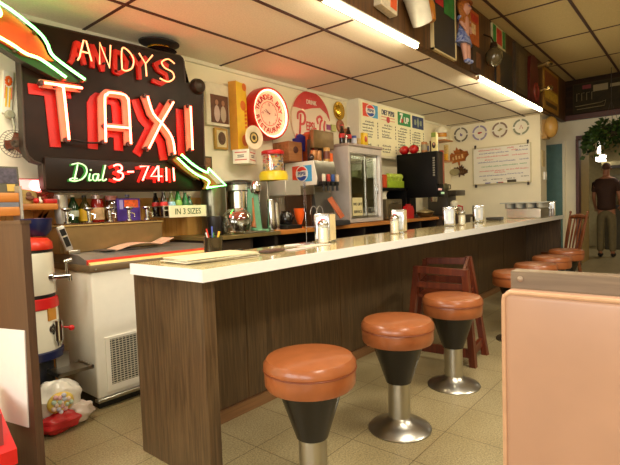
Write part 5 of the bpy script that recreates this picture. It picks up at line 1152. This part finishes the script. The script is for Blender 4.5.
b = MB(); b.M = Matrix.Translation((1.74, 1.73, ZK+.001)) @ Matrix.Rotation(R(10), 4, 'Z'); b.box(-.075, .075, -.04, .04, 0, .012, .005); solo('dark_wallet', b, mat((84, 60, 54), .4, var=.4, scale=40), 'flat dark wallet lying on the counter near the newspapers', 'wallet', (1.74, 1.73, ZK))
pc = thing('pencil_cup', 'round steel cup holding coloured pens at the back edge of the counter', 'pencil cup', (1.54, 1.953, ZK))
b = MB(); b.lathe((1.54, 1.953, ZK), [(.046, .0005), (.048, .003), (.048, .085), (.051, .09), (.046, .09), (.044, .01), (.002, .008)], 28); part('cup', b, mat((74, 66, 50), .25, .7), pc)
q = random.Random(8)
for k, col in enumerate(((240, 150, 30), (60, 80, 170), (235, 235, 225), (210, 60, 50), (70, 130, 70), (235, 200, 50))):
    a = k*1.05
    b = MB(); b.tube([(1.54+.01*math.cos(a), 1.953+.01*math.sin(a), ZK+.02), (1.54+.04*math.cos(a), 1.953+.035*math.sin(a), ZK+q.uniform(.11, .145))], .0042, 6); part('pen', b, mat(col, .4), pc)
b = MB(); b.box(1.66, 1.71, 1.91, 1.94, ZK+.0005, ZK+.014, .004); solo('black_lighter', b, BLACK, 'small black lighter beside the pencil cup', 'lighter', (1.685, 1.925, ZK))
# orange glass, caddy of glasses on back bar
og = thing('orange_tumbler', 'bright orange sundae glass on the back bar', 'glass', (3.19, 2.82, .94))
b = MB(); b.lathe((3.25, 2.85, .94), [(.030, .001), (.032, .006), (.012, .02), (.016, .03), (.038, .085), (.047, .13), (.050, .175), (.052, .18), (.046, .18), (.01, .04)], 28); part('bowl', b, mat((244, 96, 30), .25, coat=.3), og)
gc = thing('glass_caddy', 'wire caddy of small clear glasses under the soda fountain panel', 'caddy', (3.42, 2.80, .94))
b = MB()
for x in (3.35, 3.44): b.tube([(x+.05*math.cos(a), 2.76, 1.06+.075*math.sin(a)) for a in [PI*i/10 for i in range(11)]], .003)
b.box(3.315, 3.49, 2.70, 2.82, .942, .948); part('wire_frame', b, mat((196, 192, 186), .3, .3), gc)
for k in range(3):
    b = MB(); b.lathe((3.345+.056*k, 2.73, .949), [(.02, 0), (.026, .004), (.028, .10), (.025, .1), (.02, .01)], 16); part('small_glass', b, glass((214, 216, 230), .2), gc)
# steel condiment caddy at far end with grey scalloped tray
cd = thing('condiment_caddy', 'long steel condiment caddy with grey scalloped tray on top at far end', 'caddy', (6.2, 1.75, ZK))
b = MB(); b.box(6.16, 6.55, 1.51, 1.91, ZK+.001, ZK+.118, .004, 1); part('steel_box', b, mat((200, 196, 184), .28, .9, .05), cd)
GRY = mat((182, 182, 176), .45, var=.03)
b = MB(); b.box(6.14, 6.58, 1.43, 1.99, ZK+.185, ZK+.197, .003, 1); tray = part('tray_rim', b, GRY, cd)
for k in range(4):
    b = MB(); b.lathe((6.35, 1.905-.125*k, ZK+.119), [(.050, 0), (.057, .008), (.060, .02), (.061, .067)], 20, sx=3.2); part('tray_cup', b, GRY, tray)
for k, (x, y) in enumerate(((6.62, 1.515), (6.68, 1.50))):
    b = MB(); b.lathe((x, y, ZK), [(.022, .001), (.024, .006), (.022, .09), (.018, .10), (.002, .105)], 16); solo('pepper_shaker', b, mat((180, 176, 180), .25, .5), ['steel shaker right beside the condiment caddy', 'steel shaker between the first shaker and the last napkin dispenser'][k], 'shaker', (x, y, ZK), 'shakers at the counter end')
b = MB(); b.box(5.55, 5.70, 1.80, 1.96, ZK+.001, ZK+.035, .006); solo('dark_tray', b, mat((60, 58, 54), .4), 'low dark tray on the counter left of the condiment caddy', 'tray', (5.6, 1.88, ZK))

# ------------------------------------------------------------------ things hung along the soffit
YS = 1.75
cb = thing('hanging_carton', 'grey carton with an orange panel hung on the soffit beside the white bucket', 'carton', (3.0, 1.70, 2.47))
b = MB(); b.M = Matrix.Translation((2.965, 1.715, 2.475)) @ Matrix.Rotation(R(6), 4, 'Y'); b.box(-.12, .10, -.03, .033, 0, .26, .003, 1); k_ = part('carton', b, mat((206, 190, 160), .5, var=.15, scale=40), cb)
b = MB(); b.M = Matrix.Translation((2.965, 1.715, 2.475)) @ Matrix.Rotation(R(6), 4, 'Y'); b.box(-.0, .085, -.0325, -.03, .03, .24); part('orange_panel', b, mat((222, 90, 40), .5), k_)
bu = thing('white_bucket', 'white plastic bucket hung on the soffit by the end of nearest tube', 'bucket', (3.3, 1.65, 2.47))
b = MB(); b.M = Matrix.Translation((3.40, 1.655, 2.49)) @ Matrix.Rotation(R(-32), 4, 'Y'); b.lathe((0, 0, 0), [(.06, 0), (.075, .006), (.088, .20), (.092, .205), (.092, .215), (.08, .215), (.01, .03)], 28); part('tub', b, mat((226, 220, 200), .4), bu)
b = MB(); b.tube([(3.29, 1.68, 2.66), (3.28, 1.72, 2.76), (3.27, 1.752, 2.80)], .004); part('cord', b, mat((180, 150, 60), .5), bu)
b = MB(); b.lathe((3.60, 1.697, 2.58), [(.05, 0), (.055, .01), (.05, .12), (.04, .15), (.01, .16)], 18); solo('amber_jar', b, mat((190, 120, 40), .3), 'amber jar fixed on the soffit behind the white bucket', 'jar', (3.6, 1.69, 2.58))
pfm = thing('framed_board', 'tall dark board with a thin cream frame on the soffit left of the doll', 'framed board', (4.0, 1.745, 2.39))
b = MB(); b.box(3.74, 4.20, 1.73, 1.751, 2.41, 2.985); part('board', b, mat((50, 46, 40), .5, var=.1), pfm)
b = MB(); b.box(3.73, 3.745, 1.722, 1.749, 2.40, 2.99); b.box(4.195, 4.21, 1.722, 1.749, 2.40, 2.99); b.box(3.73, 4.21, 1.722, 1.749, 2.40, 2.414); b.box(3.73, 4.21, 1.722, 1.749, 2.978, 2.99); part('frame', b, mat((210, 190, 140), .5), pfm)
b = MB(); b.box(3.80, 3.95, 1.726, 1.731, 2.80, 2.97); part('red_picture', b, mat((190, 40, 44), .5), pfm)
b = MB(); b.box(3.97, 4.18, 1.726, 1.731, 2.76, 2.97); part('green_picture', b, mat((50, 130, 60), .5, var=.3, scale=20), pfm)
dl = thing('doll', 'doll in a blue flowered dress with long ginger hair and hat hanging on soffit', 'doll', (4.42, 1.68, 2.42))
b = MB()
SKN = mat((206, 150, 128), .5)
for s in (-1, 1): b.tube([(4.44+.035*s, 1.69, 2.62), (4.45+.03*s, 1.685, 2.53), (4.46+.03*s, 1.68, 2.44)], [.034, .028, .02], 12)
b.tube([(4.43, 1.70, 2.60), (4.43, 1.70, 2.70), (4.43, 1.70, 2.80), (4.43, 1.69, 2.83)], [.05, .055, .05, .022], 14)
for s in (-1, 1): b.tube([(4.43+.05*s, 1.70, 2.80), (4.43+.085*s, 1.68, 2.74), (4.43+.06*s, 1.655, 2.69), (4.43+.055*s, 1.65, 2.675)], [.02, .017, .013, .012], 10)
b.sphere((4.43, 1.675, 2.875), .052, (.9, .9, 1.1)); b.sphere((4.43, 1.627, 2.868), .009)
body = part('body', b, SKN, dl)
b = MB(); b.lathe((4.43, 1.70, 0), [(.03, 2.83), (.058, 2.80), (.058, 2.72), (.075, 2.68), (.12, 2.57), (.112, 2.575)], 24, sy=.55)
for s in (-1, 1): b.sphere((4.43+.07*s, 1.69, 2.78), .034, (1, .9, .9))
m_dress = wood((44, 66, 150), (170, 180, 214), .7, 'X', 26)
part('dress', b, m_dress, dl)
b = MB(); b.sphere((4.43, 1.70, 2.89), .064, (1, .75, 1.0))
for k in range(9):
    a = PI*k/8; x = 4.43+.06*math.cos(a)
    b.tube(smooth([(x, 1.70, 2.91), (x+.03*math.cos(a), 1.685, 2.85), (x+.02*math.cos(a)+.01*math.sin(9*k), 1.675, 2.79), (x+.035*math.cos(a), 1.68, 2.745)], 3), .018, 8)
b.lathe((4.43, 1.70, 2.915), [(.06, 0), (.05, .03), (.01, .035)], 12)
part('hair', b, mat((176, 104, 40), .6, var=.3, scale=60), dl)
b = MB(); b.lathe((4.44, 1.685, 2.925), [(.085, 0), (.09, .006), (.06, .012), (.055, .05), (.03, .06), (.003, .062)], 24, sy=.75); part('hat', b, mat((150, 84, 36), .6), dl)
for s in (-1, 1):
    b = MB(); b.sphere((4.46+.03*s, 1.665, 2.43), .027, (.8, 1.2, .65)); part('shoe', b, m_dress, dl)
    b = MB(); b.sphere((4.43+.018*s, 1.632, 2.885), .005); part('eye', b, BLUE, dl)
dl.location.x = 4.30; dl.scale = (1.12, 1.0, 1.04); dl.location.z = 2.405
def flat(nm, lab, cat, x0, x1, z0, z1, col, sub=None, d=.02, var=.15):
    t = thing(nm, lab, cat, ((x0+x1)/2, 1.75, z0))
    b = MB(); b.box(x0, x1, YS-d, YS+.001, z0, z1); o = part('panel', b, mat(col, .5, var=var, scale=20), t)
    for nm2, a0, a1, c0, c1, cc2 in (sub or []):
        b = MB(); b.box(x0+(x1-x0)*a0, x0+(x1-x0)*a1, YS-d-.002, YS-d+.0005, z0+(z1-z0)*c0, z0+(z1-z0)*c1); part(nm2, b, mat(cc2, .5, var=.25, scale=30), o)
    return t
flat('orange_poster', 'orange and white poster behind the doll on the soffit', 'poster', 4.56, 4.80, 2.66, 2.98, (190, 96, 40), [('white_band', .1, .6, .3, .6, (226, 190, 140)), ('red_band', .1, .9, .68, .9, (190, 50, 36))])
flat('dark_picture', 'dark picture low on the soffit just right of the doll', 'picture', 4.62, 4.92, 2.40, 2.65, (70, 52, 36), [('faint_figure', .3, .7, .2, .8, (110, 70, 44))])
gl = thing('glass_globe_lamp', 'smoky glass globe lamp hanging on the soffit right of the doll', 'lamp', (5.1, 1.68, 2.47))
b = MB(); b.lathe((5.12, 1.655, 2.50), [(.02, 0), (.06, .02), (.085, .07), (.085, .13), (.05, .18), (.03, .19)], 28); part('globe', b, mat((90, 78, 52), .08, .2, .1, coat=.8), gl)
b = MB(); b.lathe((5.12, 1.655, 2.69), [(.035, 0), (.04, .01), (.03, .05), (.005, .055)], 18); b.tube([(5.12, 1.655, 2.74), (5.12, 1.68, 2.80), (5.10, 1.75, 2.84)], .008); part('bracket', b, mat((60, 44, 26), .4, .5), gl)
gl.location.x = 4.98
flat('tall_notice_board', 'black notice board with brown left border on the soffit beside the glass globe', 'board', 5.30, 5.86, 2.41, 2.80, (44, 40, 36), [('brown_border', 0, .22, 0, 1, (120, 84, 44))])
flat('fruit_picture', 'green and red picture high on the soffit above the black notice board', 'picture', 5.20, 5.62, 2.80, 3.02, (206, 196, 150), [('green_left', .03, .25, .1, .95, (50, 140, 60)), ('red_centre', .3, .7, .15, .9, (200, 56, 40)), ('green_right', .76, .97, .1, .95, (60, 130, 60))])
flat('carved_panel', 'dark brown carved panel on the soffit in the middle of its far half', 'panel', 5.95, 6.42, 2.42, 3.0, (72, 58, 38), [('relief', .2, .75, .1, .85, (92, 76, 50))], d=.035)
fi = thing('red_shield_plaque', 'dark red long mounted panel with rounded top on the soffit', 'panel', (6.75, 1.75, 2.45))
b = MB(); b.prism([(6.50, 2.42), (6.96, 2.40), (7.0, 2.55), (6.92, 2.80), (6.86, 2.97), (6.72, 3.01), (6.58, 2.97), (6.52, 2.75)], 1.71, 1.749, 'xz'); part('body', b, mat((96, 34, 26), .4, var=.2), fi)
b = MB(); b.lathe((6.80, 1.712, 2.55), [(.12, 0), (.11, .02), (.08, .02), (.07, .008), (.002, .008)], 24, 'y'); part('round_medallion', b, mat((130, 46, 34), .4), fi)
for z in (2.60, 2.93):
    t = thing('chrome_bracket_lamp', ['lower chrome trophy spout sticking out by the red panel', 'upper chrome trophy spout sticking out by the red panel'][z > 2.8], 'ornament', (7.1, 1.7, z), group='chrome spouts on the soffit')
    b = MB(); b.cyl((7.02, 1.75, z), (7.02, 1.60, z+.02), .03, .022); part('stem', b, mat((150, 120, 70), .3, .7), t)
    b = MB(); b.tube([(6.95, 1.60, z), (7.02, 1.60, z+.02), (7.12, 1.60, z+.03)], [.02, .035, .03], 12); part('spout', b, mat((190, 160, 100), .25, .8), t)
pw = flat('gold_poster', 'gold and brown poster at the far end of the soffit', 'poster', 7.30, 8.15, 2.41, 2.99, (170, 124, 40), [('brown_top', .06, .94, .55, .93, (136, 70, 30)), ('yellow_band', .06, .94, .28, .5, (214, 176, 60)), ('dark_text_bar', .12, .88, .1, .2, (90, 66, 30))])
# framed picture on the far header
fh = thing('framed_collage', 'long dark framed collage with pale outlines on the header above the kitchen opening', 'picture', (8.74, 1.2, 2.5), R(-90))
b = MB(); b.box(-.44, 1.0, -.025, -.001, -.01, .46); part('frame', b, dull(mat((60, 48, 28), .6)), fh, True)
b = MB(); b.box(-.42, .98, -.028, -.024, .01, .44); part('print', b, dull(mat((50, 42, 24), .6, var=.25, scale=12)), fh, True)
PO = mat((136, 120, 80), .5)
b = MB(); b.tube([(-.40, -.029, .10), (-.05, -.029, .115), (.02, -.029, .14), (.0, -.029, .06), (-.38, -.029, .05)], .006); b.tube([(.35, -.029, .08), (.33, -.029, .2), (.38, -.029, .26), (.36, -.029, .36)], .006); b.box(-.15, .05, -.0295, -.0275, .30, .40)
b.box(.08, .6, -.0295, -.0275, .33, .38)
for k in range(4): b.tube([(-.38+.07*k, -.029, .18), (-.38+.07*k, -.029, .30), (-.34+.07*k, -.029, .30)], .004)
part('pale_outlines', b, PO, fh, True)
b = MB(); b.box(-.30, -.18, -.0298, -.0275, .36, .42); part('red_patch', b, mat((120, 30, 26), .5), fh, True)

# ------------------------------------------------------------------ end of the wall and the far passage
gw = thing('tan_globe', 'tan round wall lamp on the end of the whiteboard wall', 'lamp', (7.8, 1.87, 2.2))
b = MB(); b.sphere((7.80, 1.76, 2.20), .13, (.85, .75, 1.25), 24, 14); part('globe', b, mat((206, 160, 84), .25, var=.08, coat=.3), gw)
b = MB(); b.box(7.72, 7.90, 1.80, 1.871, 2.03, 2.08); b.box(7.76, 7.84, 1.82, 1.871, 2.05, 2.32); part('bracket', b, mat((170, 130, 64), .4), gw)
for x, z0, z1, col, nm, lab in ((7.78, 1.62, 1.86, (206, 184, 130), 'paper_notice', 'narrow tan paper notice on the end of the whiteboard wall'),):
    b = MB(); b.box(x-.07, x+.08, 1.86, 1.871, z0, z1); solo(nm, b, mat(col, .6), lab, 'notice', (x, 1.865, z0))
b = MB(); b.box(7.80, 7.90, 1.845, 1.871, 1.42, 1.54); b.box(7.84, 7.86, 1.838, 1.846, 1.46, 1.50); solo('light_switch', b, WHITE, 'white light switch plate below the tan notice', 'light switch', (7.85, 1.86, 1.42))
sc_ = thing('spindle_chair', 'varnished wooden spindle back chair at the far end of counter', 'chair', (6.75, 1.16, 0))
CW = wood((96, 46, 16), (128, 66, 26), .3, 'Z', 25, .3)
b = MB(); b.box(6.52, 6.92, .97, 1.37, .42, .455, .012, 3); part('seat', b, CW, sc_)
for x, y, dx, dy in ((6.57, 1.02, -.05, -.04), (6.57, 1.32, -.05, .04), (6.87, 1.02, .05, -.03), (6.87, 1.32, .05, .03)):
    b = MB(); b.tube([(x, y, .425), (x+dx*.5, y+dy*.5, .22), (x+dx, y+dy, 0)], [.017, .022, .013], 10); part('leg', b, CW, sc_)
for k in range(5):
    y = 1.03+.07*k
    b = MB(); b.tube([(6.88, y, .45), (6.93, 1.17+(y-1.17)*1.08, .68), (6.985, 1.17+(y-1.17)*1.15, .90)], [.010, .014, .009], 8); part('spindle', b, CW, sc_)
for y in (1.0, 1.34):
    b = MB(); b.tube([(6.88, y, .45), (6.93, y+(y-1.17)*.1, .68), (6.99, y+(y-1.17)*.15, .96)], [.014, .019, .013], 8); b.sphere((6.992, y+(y-1.17)*.16, .97), .018); part('back_post', b, CW, sc_)
b = MB(); b.tube([(6.985, .98, .905), (7.005, 1.17, .92), (6.985, 1.36, .905)], [.024, .034, .024], 10); part('crest_rail', b, CW, sc_)
for y in (1.0, 1.34):
    b = MB(); b.tube([(6.54, y, .2), (6.9, y, .2)], .009); part('stretcher', b, CW, sc_)

sc_.rotation_euler = (0, 0, R(-42)); sc_.location.x = 6.62; sc_.location.y = 1.36; sc_.scale = (.92, .78, .97)
# hanging plant
pv = thing('hanging_plant', 'leafy green hanging plant in front of the kitchen opening', 'plant', (8.35, 1.08, 1.85))
pc_ = (8.35, 1.06)
b = MB(); b.lathe((pc_[0], pc_[1], 2.05), [(.07, 0), (.10, .02), (.13, .13), (.125, .135), (.01, .12)], 20); part('pot', b, mat((70, 60, 40), .5), pv)
b = MB()
for k in range(3):
    a = 2.1*k; b.tube([(pc_[0]+.12*math.cos(a), pc_[1]+.12*math.sin(a), 2.18), (pc_[0], pc_[1], 2.55)], .003)
b.tube([(pc_[0], pc_[1], 2.55), (pc_[0], pc_[1], 3.04)], .004); part('hanger', b, mat((60, 50, 40), .5), pv)
q = random.Random(12); b = MB()
for k in range(760):
    a = q.uniform(0, 2*PI); rr = .05+.30*math.sqrt(q.random()); z = 2.22-.42*(rr/.34)**2*q.uniform(.5, 1.1)+q.uniform(-.05, .09)
    p = Vector((pc_[0]+rr*math.cos(a), pc_[1]+rr*math.sin(a), z)); d = Vector((math.cos(a)+q.uniform(-.6, .6), math.sin(a)+q.uniform(-.6, .6), q.uniform(-1.2, .4))).normalized(); w = d.cross(Vector((q.uniform(-1, 1), q.uniform(-1, 1), q.uniform(-1, 1)))).normalized(); nn = d.cross(w)
    L_ = q.uniform(.06, .10); ww = L_*.4
    b.add([p, p+d*L_*.45+w*ww+nn*.006, p+d*L_, p+d*L_*.45-w*ww+nn*.006], [(0, 1, 2), (0, 2, 3)])
part('foliage', b, mat((52, 76, 28), .45, var=.5, scale=30), pv)

# ------------------------------------------------------------------ kitchen beyond
hd = thing('range_hood', 'wide steel range hood at the back of the kitchen', 'range hood', (12.0, .6, 1.72))
b = MB(); b.prism([(11.65, 1.74), (12.45, 1.74), (12.45, 2.3), (12.1, 2.3), (11.65, 1.86)], -.6, 1.66, 'xz'); part('canopy', b, mat((150, 140, 104), .35, .7, .08), hd)
b = MB(); b.box(11.64, 11.66, -.6, 1.66, 1.72, 1.78); part('lip', b, mat((40, 34, 26), .4), hd)
rg = thing('kitchen_range', 'dark steel cooking range behind the standing person', 'range', (12.0, .8, 0))
b = MB(); b.box(11.75, 12.43, .2, 1.62, 0, .90, .008, 1); part('body', b, mat((84, 78, 62), .35, .6), rg)
b = MB(); b.box(11.73, 12.43, .2, 1.62, .90, .94); part('cooktop', b, DGREY, rg)
b = MB(); b.box(12.42, 12.4495, .2, 1.62, .941, 1.6); solo('steel_backsplash', b, mat((150, 140, 110), .3, .7), 'steel splash panel on the wall behind the kitchen range', 'panel', (12.37, .9, .94))
for y in (.5, .9, 1.3):
    b = MB(); b.lathe((11.75, y, .80), [(.025, 0), (.02, .03), (.005, .032)], 14, 'x'); part('knob', b, BLACK, rg)
    b = MB(); b.lathe((12.0, y, .94), [(.11, 0), (.12, .01), (.12, .12), (.11, .13), (.01, .13)], 20); solo('stock_pot', b, mat((130, 110, 70), .3, .7), {.5: 'steel pot at the right of the kitchen range', .9: 'steel pot in the middle of the kitchen range', 1.3: 'steel pot at the left of the kitchen range'}[y], 'pot', (12.0, y, .94), 'pots on the kitchen range')
kl = thing('kitchen_lamp', 'bright white kitchen lamp seen past the passage wall', 'lamp', (11.3, 1.70, 1.95))
b = MB(); b.box(11.2, 11.5, 1.55, 1.70, 1.86, 1.98, .01); part('lit_diffuser', b, emis((255, 240, 215), 5), kl)
b = MB(); b.box(11.19, 11.51, 1.54, 1.72, 1.98, 2.0); b.box(11.25, 11.30, 1.62, 1.66, 2.0, 2.51); b.box(11.20, 11.26, 1.66, 1.70, 2.0, 2.26); part('housing', b, OFFW, kl)
b = MB(); b.box(11.2, 11.27, 1.62, 1.67, 2.02, 2.24); part('upright_tube', b, emis((255, 240, 220), 4), kl)

# ------------------------------------------------------------------ person
def skin(name, V, Ed, m, parent, root=0, sub=2, label=None):
    me = bpy.data.meshes.new('skeleton'); me.from_pydata([v[:3] for v in V], Ed, [])
    o = bpy.data.objects.new('skeleton', me); C.objects.link(o)
    mod = o.modifiers.new('s', 'SKIN'); 
    sv = me.skin_vertices[0].data if me.skin_vertices else None
    if sv is None:
        me.skin_vertices.new() if hasattr(me.skin_vertices, 'new') else None
        sv = me.skin_vertices[0].data
    for k, v in enumerate(V):
        rr = v[3]; sv[k].radius = (rr, v[4] if len(v) > 4 else rr); sv[k].use_root = (k == root)
    mod.use_smooth_shade = True
    s2 = o.modifiers.new('u', 'SUBSURF'); s2.levels = sub; s2.render_levels = sub
    dg = bpy.context.evaluated_depsgraph_get(); dg.update()
    out = bpy.data.meshes.new_from_object(o.evaluated_get(dg))
    bpy.data.objects.remove(o); bpy.data.meshes.remove(me)
    out.materials.clear()
    return part(name, out, m, parent, True, label)
pe = thing('person', 'person in dark brown t-shirt and grey trousers standing with back to us in kitchen', 'person', (10.25, 1.385, 0), R(0))
SK = mat((168, 112, 80), .5, var=.04)
V = [(0, 0, .95, .10, .12), (0, 0, 1.12, .10, .13), (.0, 0, 1.30, .11, .15), (0, 0, 1.43, .08, .10), (.01, 0, 1.50, .052), (.025, 0, 1.57, .06), (.03, 0, 1.645, .082, .074), (.02, 0, 1.72, .06)]
Ed = [(k, k+1) for k in range(7)]
for s in (-1, 1):
    i = len(V); V += [(0, .09*s, .88, .09), (.02, .10*s, .50, .058), (-.02, .11*s, .10, .042), (.03, .12*s, .045, .04), (.12, .13*s, .035, .032)]
    Ed += [(0, i), (i, i+1), (i+1, i+2), (i+2, i+3), (i+3, i+4)]
    i = len(V); V += [(0, .185*s, 1.41, .058), (-.01, .235*s, 1.13, .042), (.16, .235*s, .96, .028), (.21, .23*s, .92, .03)]
    Ed += [(3, i), (i, i+1), (i+1, i+2), (i+2, i+3)]
    hnd = i+3
    for k, L_ in enumerate((.07, .08, .075, .06)):
        j = len(V); o_ = (-.03+.02*k)
        V += [(.235, .23*s+o_*.6, .905+abs(o_)*.3, .010), (.235+L_*.55, .23*s+o_, .885, .009), (.235+L_*.8, .23*s+o_, .885-L_*.5, .008)]
        Ed += [(hnd, j), (j, j+1), (j+1, j+2)]
    j = len(V); V += [(.215, .23*s-.04*s, .915, .011), (.25, .23*s-.055*s, .895, .009)]; Ed += [(hnd, j), (j, j+1)]
j = len(V); V += [(.108, 0, 1.635, .014)]; Ed += [(6, j)]
skin('body', V, Ed, SK, pe)
V2 = [(0, 0, .86, .150, .185), (0, 0, .94, .150, .19), (0, 0, 1.08, .145, .185), (.0, 0, 1.28, .145, .20), (0, 0, 1.41, .105, .13), (.005, 0, 1.475, .068)]
E2 = [(0, 1), (1, 2), (2, 3), (3, 4), (4, 5)]
for s in (-1, 1):
    i = len(V2); V2 += [(0, .19*s, 1.40, .078), (-.008, .228*s, 1.20, .066)]; E2 += [(4, i), (i, i+1)]
skin('t_shirt', V2, E2, mat((62, 36, 22), .8, var=.1), pe)
V3 = [(0, 0, .94, .14, .175), (0, 0, .90, .14, .17)]; E3 = [(0, 1)]
for s in (-1, 1):
    i = len(V3); V3 += [(0, .095*s, .82, .105), (.02, .105*s, .48, .082), (-.015, .115*s, .09, .07)]; E3 += [(1, i), (i, i+1), (i+1, i+2)]
skin('trousers', V3, E3, mat((116, 104, 72), .8, var=.1), pe)
for s in (-1, 1):
    b = MB(); b.sphere((.05, .118*s, .045), .06, (1.9, .85, .72)); part('shoe', b, mat((40, 36, 32), .5), pe, True)
    b = MB(); b.sphere((.02, .083*s, 1.64), .022, (.6, .4, 1.2)); part('ear', b, SK, pe, True)
    b = MB(); b.sphere((.10, .03*s, 1.655), .009); part('eye', b, mat((40, 30, 26), .3), pe, True)
b = MB(); b.sphere((.008, 0, 1.69), .086, (1.02, .93, .82)); part('hair', b, mat((96, 62, 44), .8, var=.2, scale=60), pe, True)
b = MB(); b.sphere((.105, 0, 1.60), .018, (.4, 1.3, .3)); part('mouth', b, mat((140, 70, 60), .5), pe, True)

pe.scale = (1, .87, 1)
# ------------------------------------------------------------------ camera
Mr = [[0.64131, -0.766425, -0.036245], [0.063392, 0.005848, 0.997972], [-0.764658, -0.642307, 0.052336]]
cam = bpy.data.cameras.new('camera'); co = bpy.data.objects.new('camera', cam); C.objects.link(co)
cam.sensor_width = 36; cam.sensor_fit = 'HORIZONTAL'; cam.lens = 469.2/620*36; cam.clip_start = .05; cam.clip_end = 100
mw = Matrix([[Mr[0][i], Mr[1][i], Mr[2][i], 0] for i in range(3)] + [[0, 0, 0, 1]])
co.matrix_world = Matrix.Translation((0, 0, 1.12)) @ mw
bpy.context.scene.camera = co

# ------------------------------------------------------------------ lights
def area(name, loc, rot, sx, sy, power, col):
    l = bpy.data.lights.new(name, 'AREA'); l.shape = 'RECTANGLE'; l.size = sx; l.size_y = sy; l.energy = power; l.color = col
    o = bpy.data.objects.new(name, l); o.location = loc; o.rotation_euler = rot; C.objects.link(o); return o
WARM = (1.0, .91, .74)
for k, yc in enumerate((-1.45, 1.45)):
    area('window_daylight', (-2.95, yc, 1.6), (0, R(-90), 0), 1.4, 2.4, 58, (1.0, .97, .92))
for x, y in ((.2, -1.4), (2.0, .3), (3.6, -1.2)):
    area('overhead_fill', (x, y, 3.0), (0, 0, 0), 1.2, .5, 50, WARM)  # added fill out of view, brightens floor, stools and booth; no fixture modelled
area('counter_end_fill', (.2, 2.3, 2.36), (0, 0, 0), 1.2, .5, 30, WARM)  # added out-of-view fill for the neon sign and freezer area
area('kitchen_lamp_light', (11.0, .6, 2.45), (0, 0, 0), .8, .5, 16, WARM)
area('cooler_fill', (4.31, 2.98, 1.665), (0, 0, 0), .45, .12, 2.2, (1, .97, .85))  # added fill to lift the dark interior behind the glass doors
w = bpy.data.worlds.new('world'); bpy.context.scene.world = w; w.use_nodes = True
bg = w.node_tree.nodes['Background']; bg.inputs['Color'].default_value = (1.0, .85, .62, 1); bg.inputs['Strength'].default_value = .35
vs = bpy.context.scene.view_settings
vs.view_transform = 'Standard'; vs.look = 'None'; vs.gamma = 1.0; vs.exposure = 0.3; vs.use_curve_mapping = False
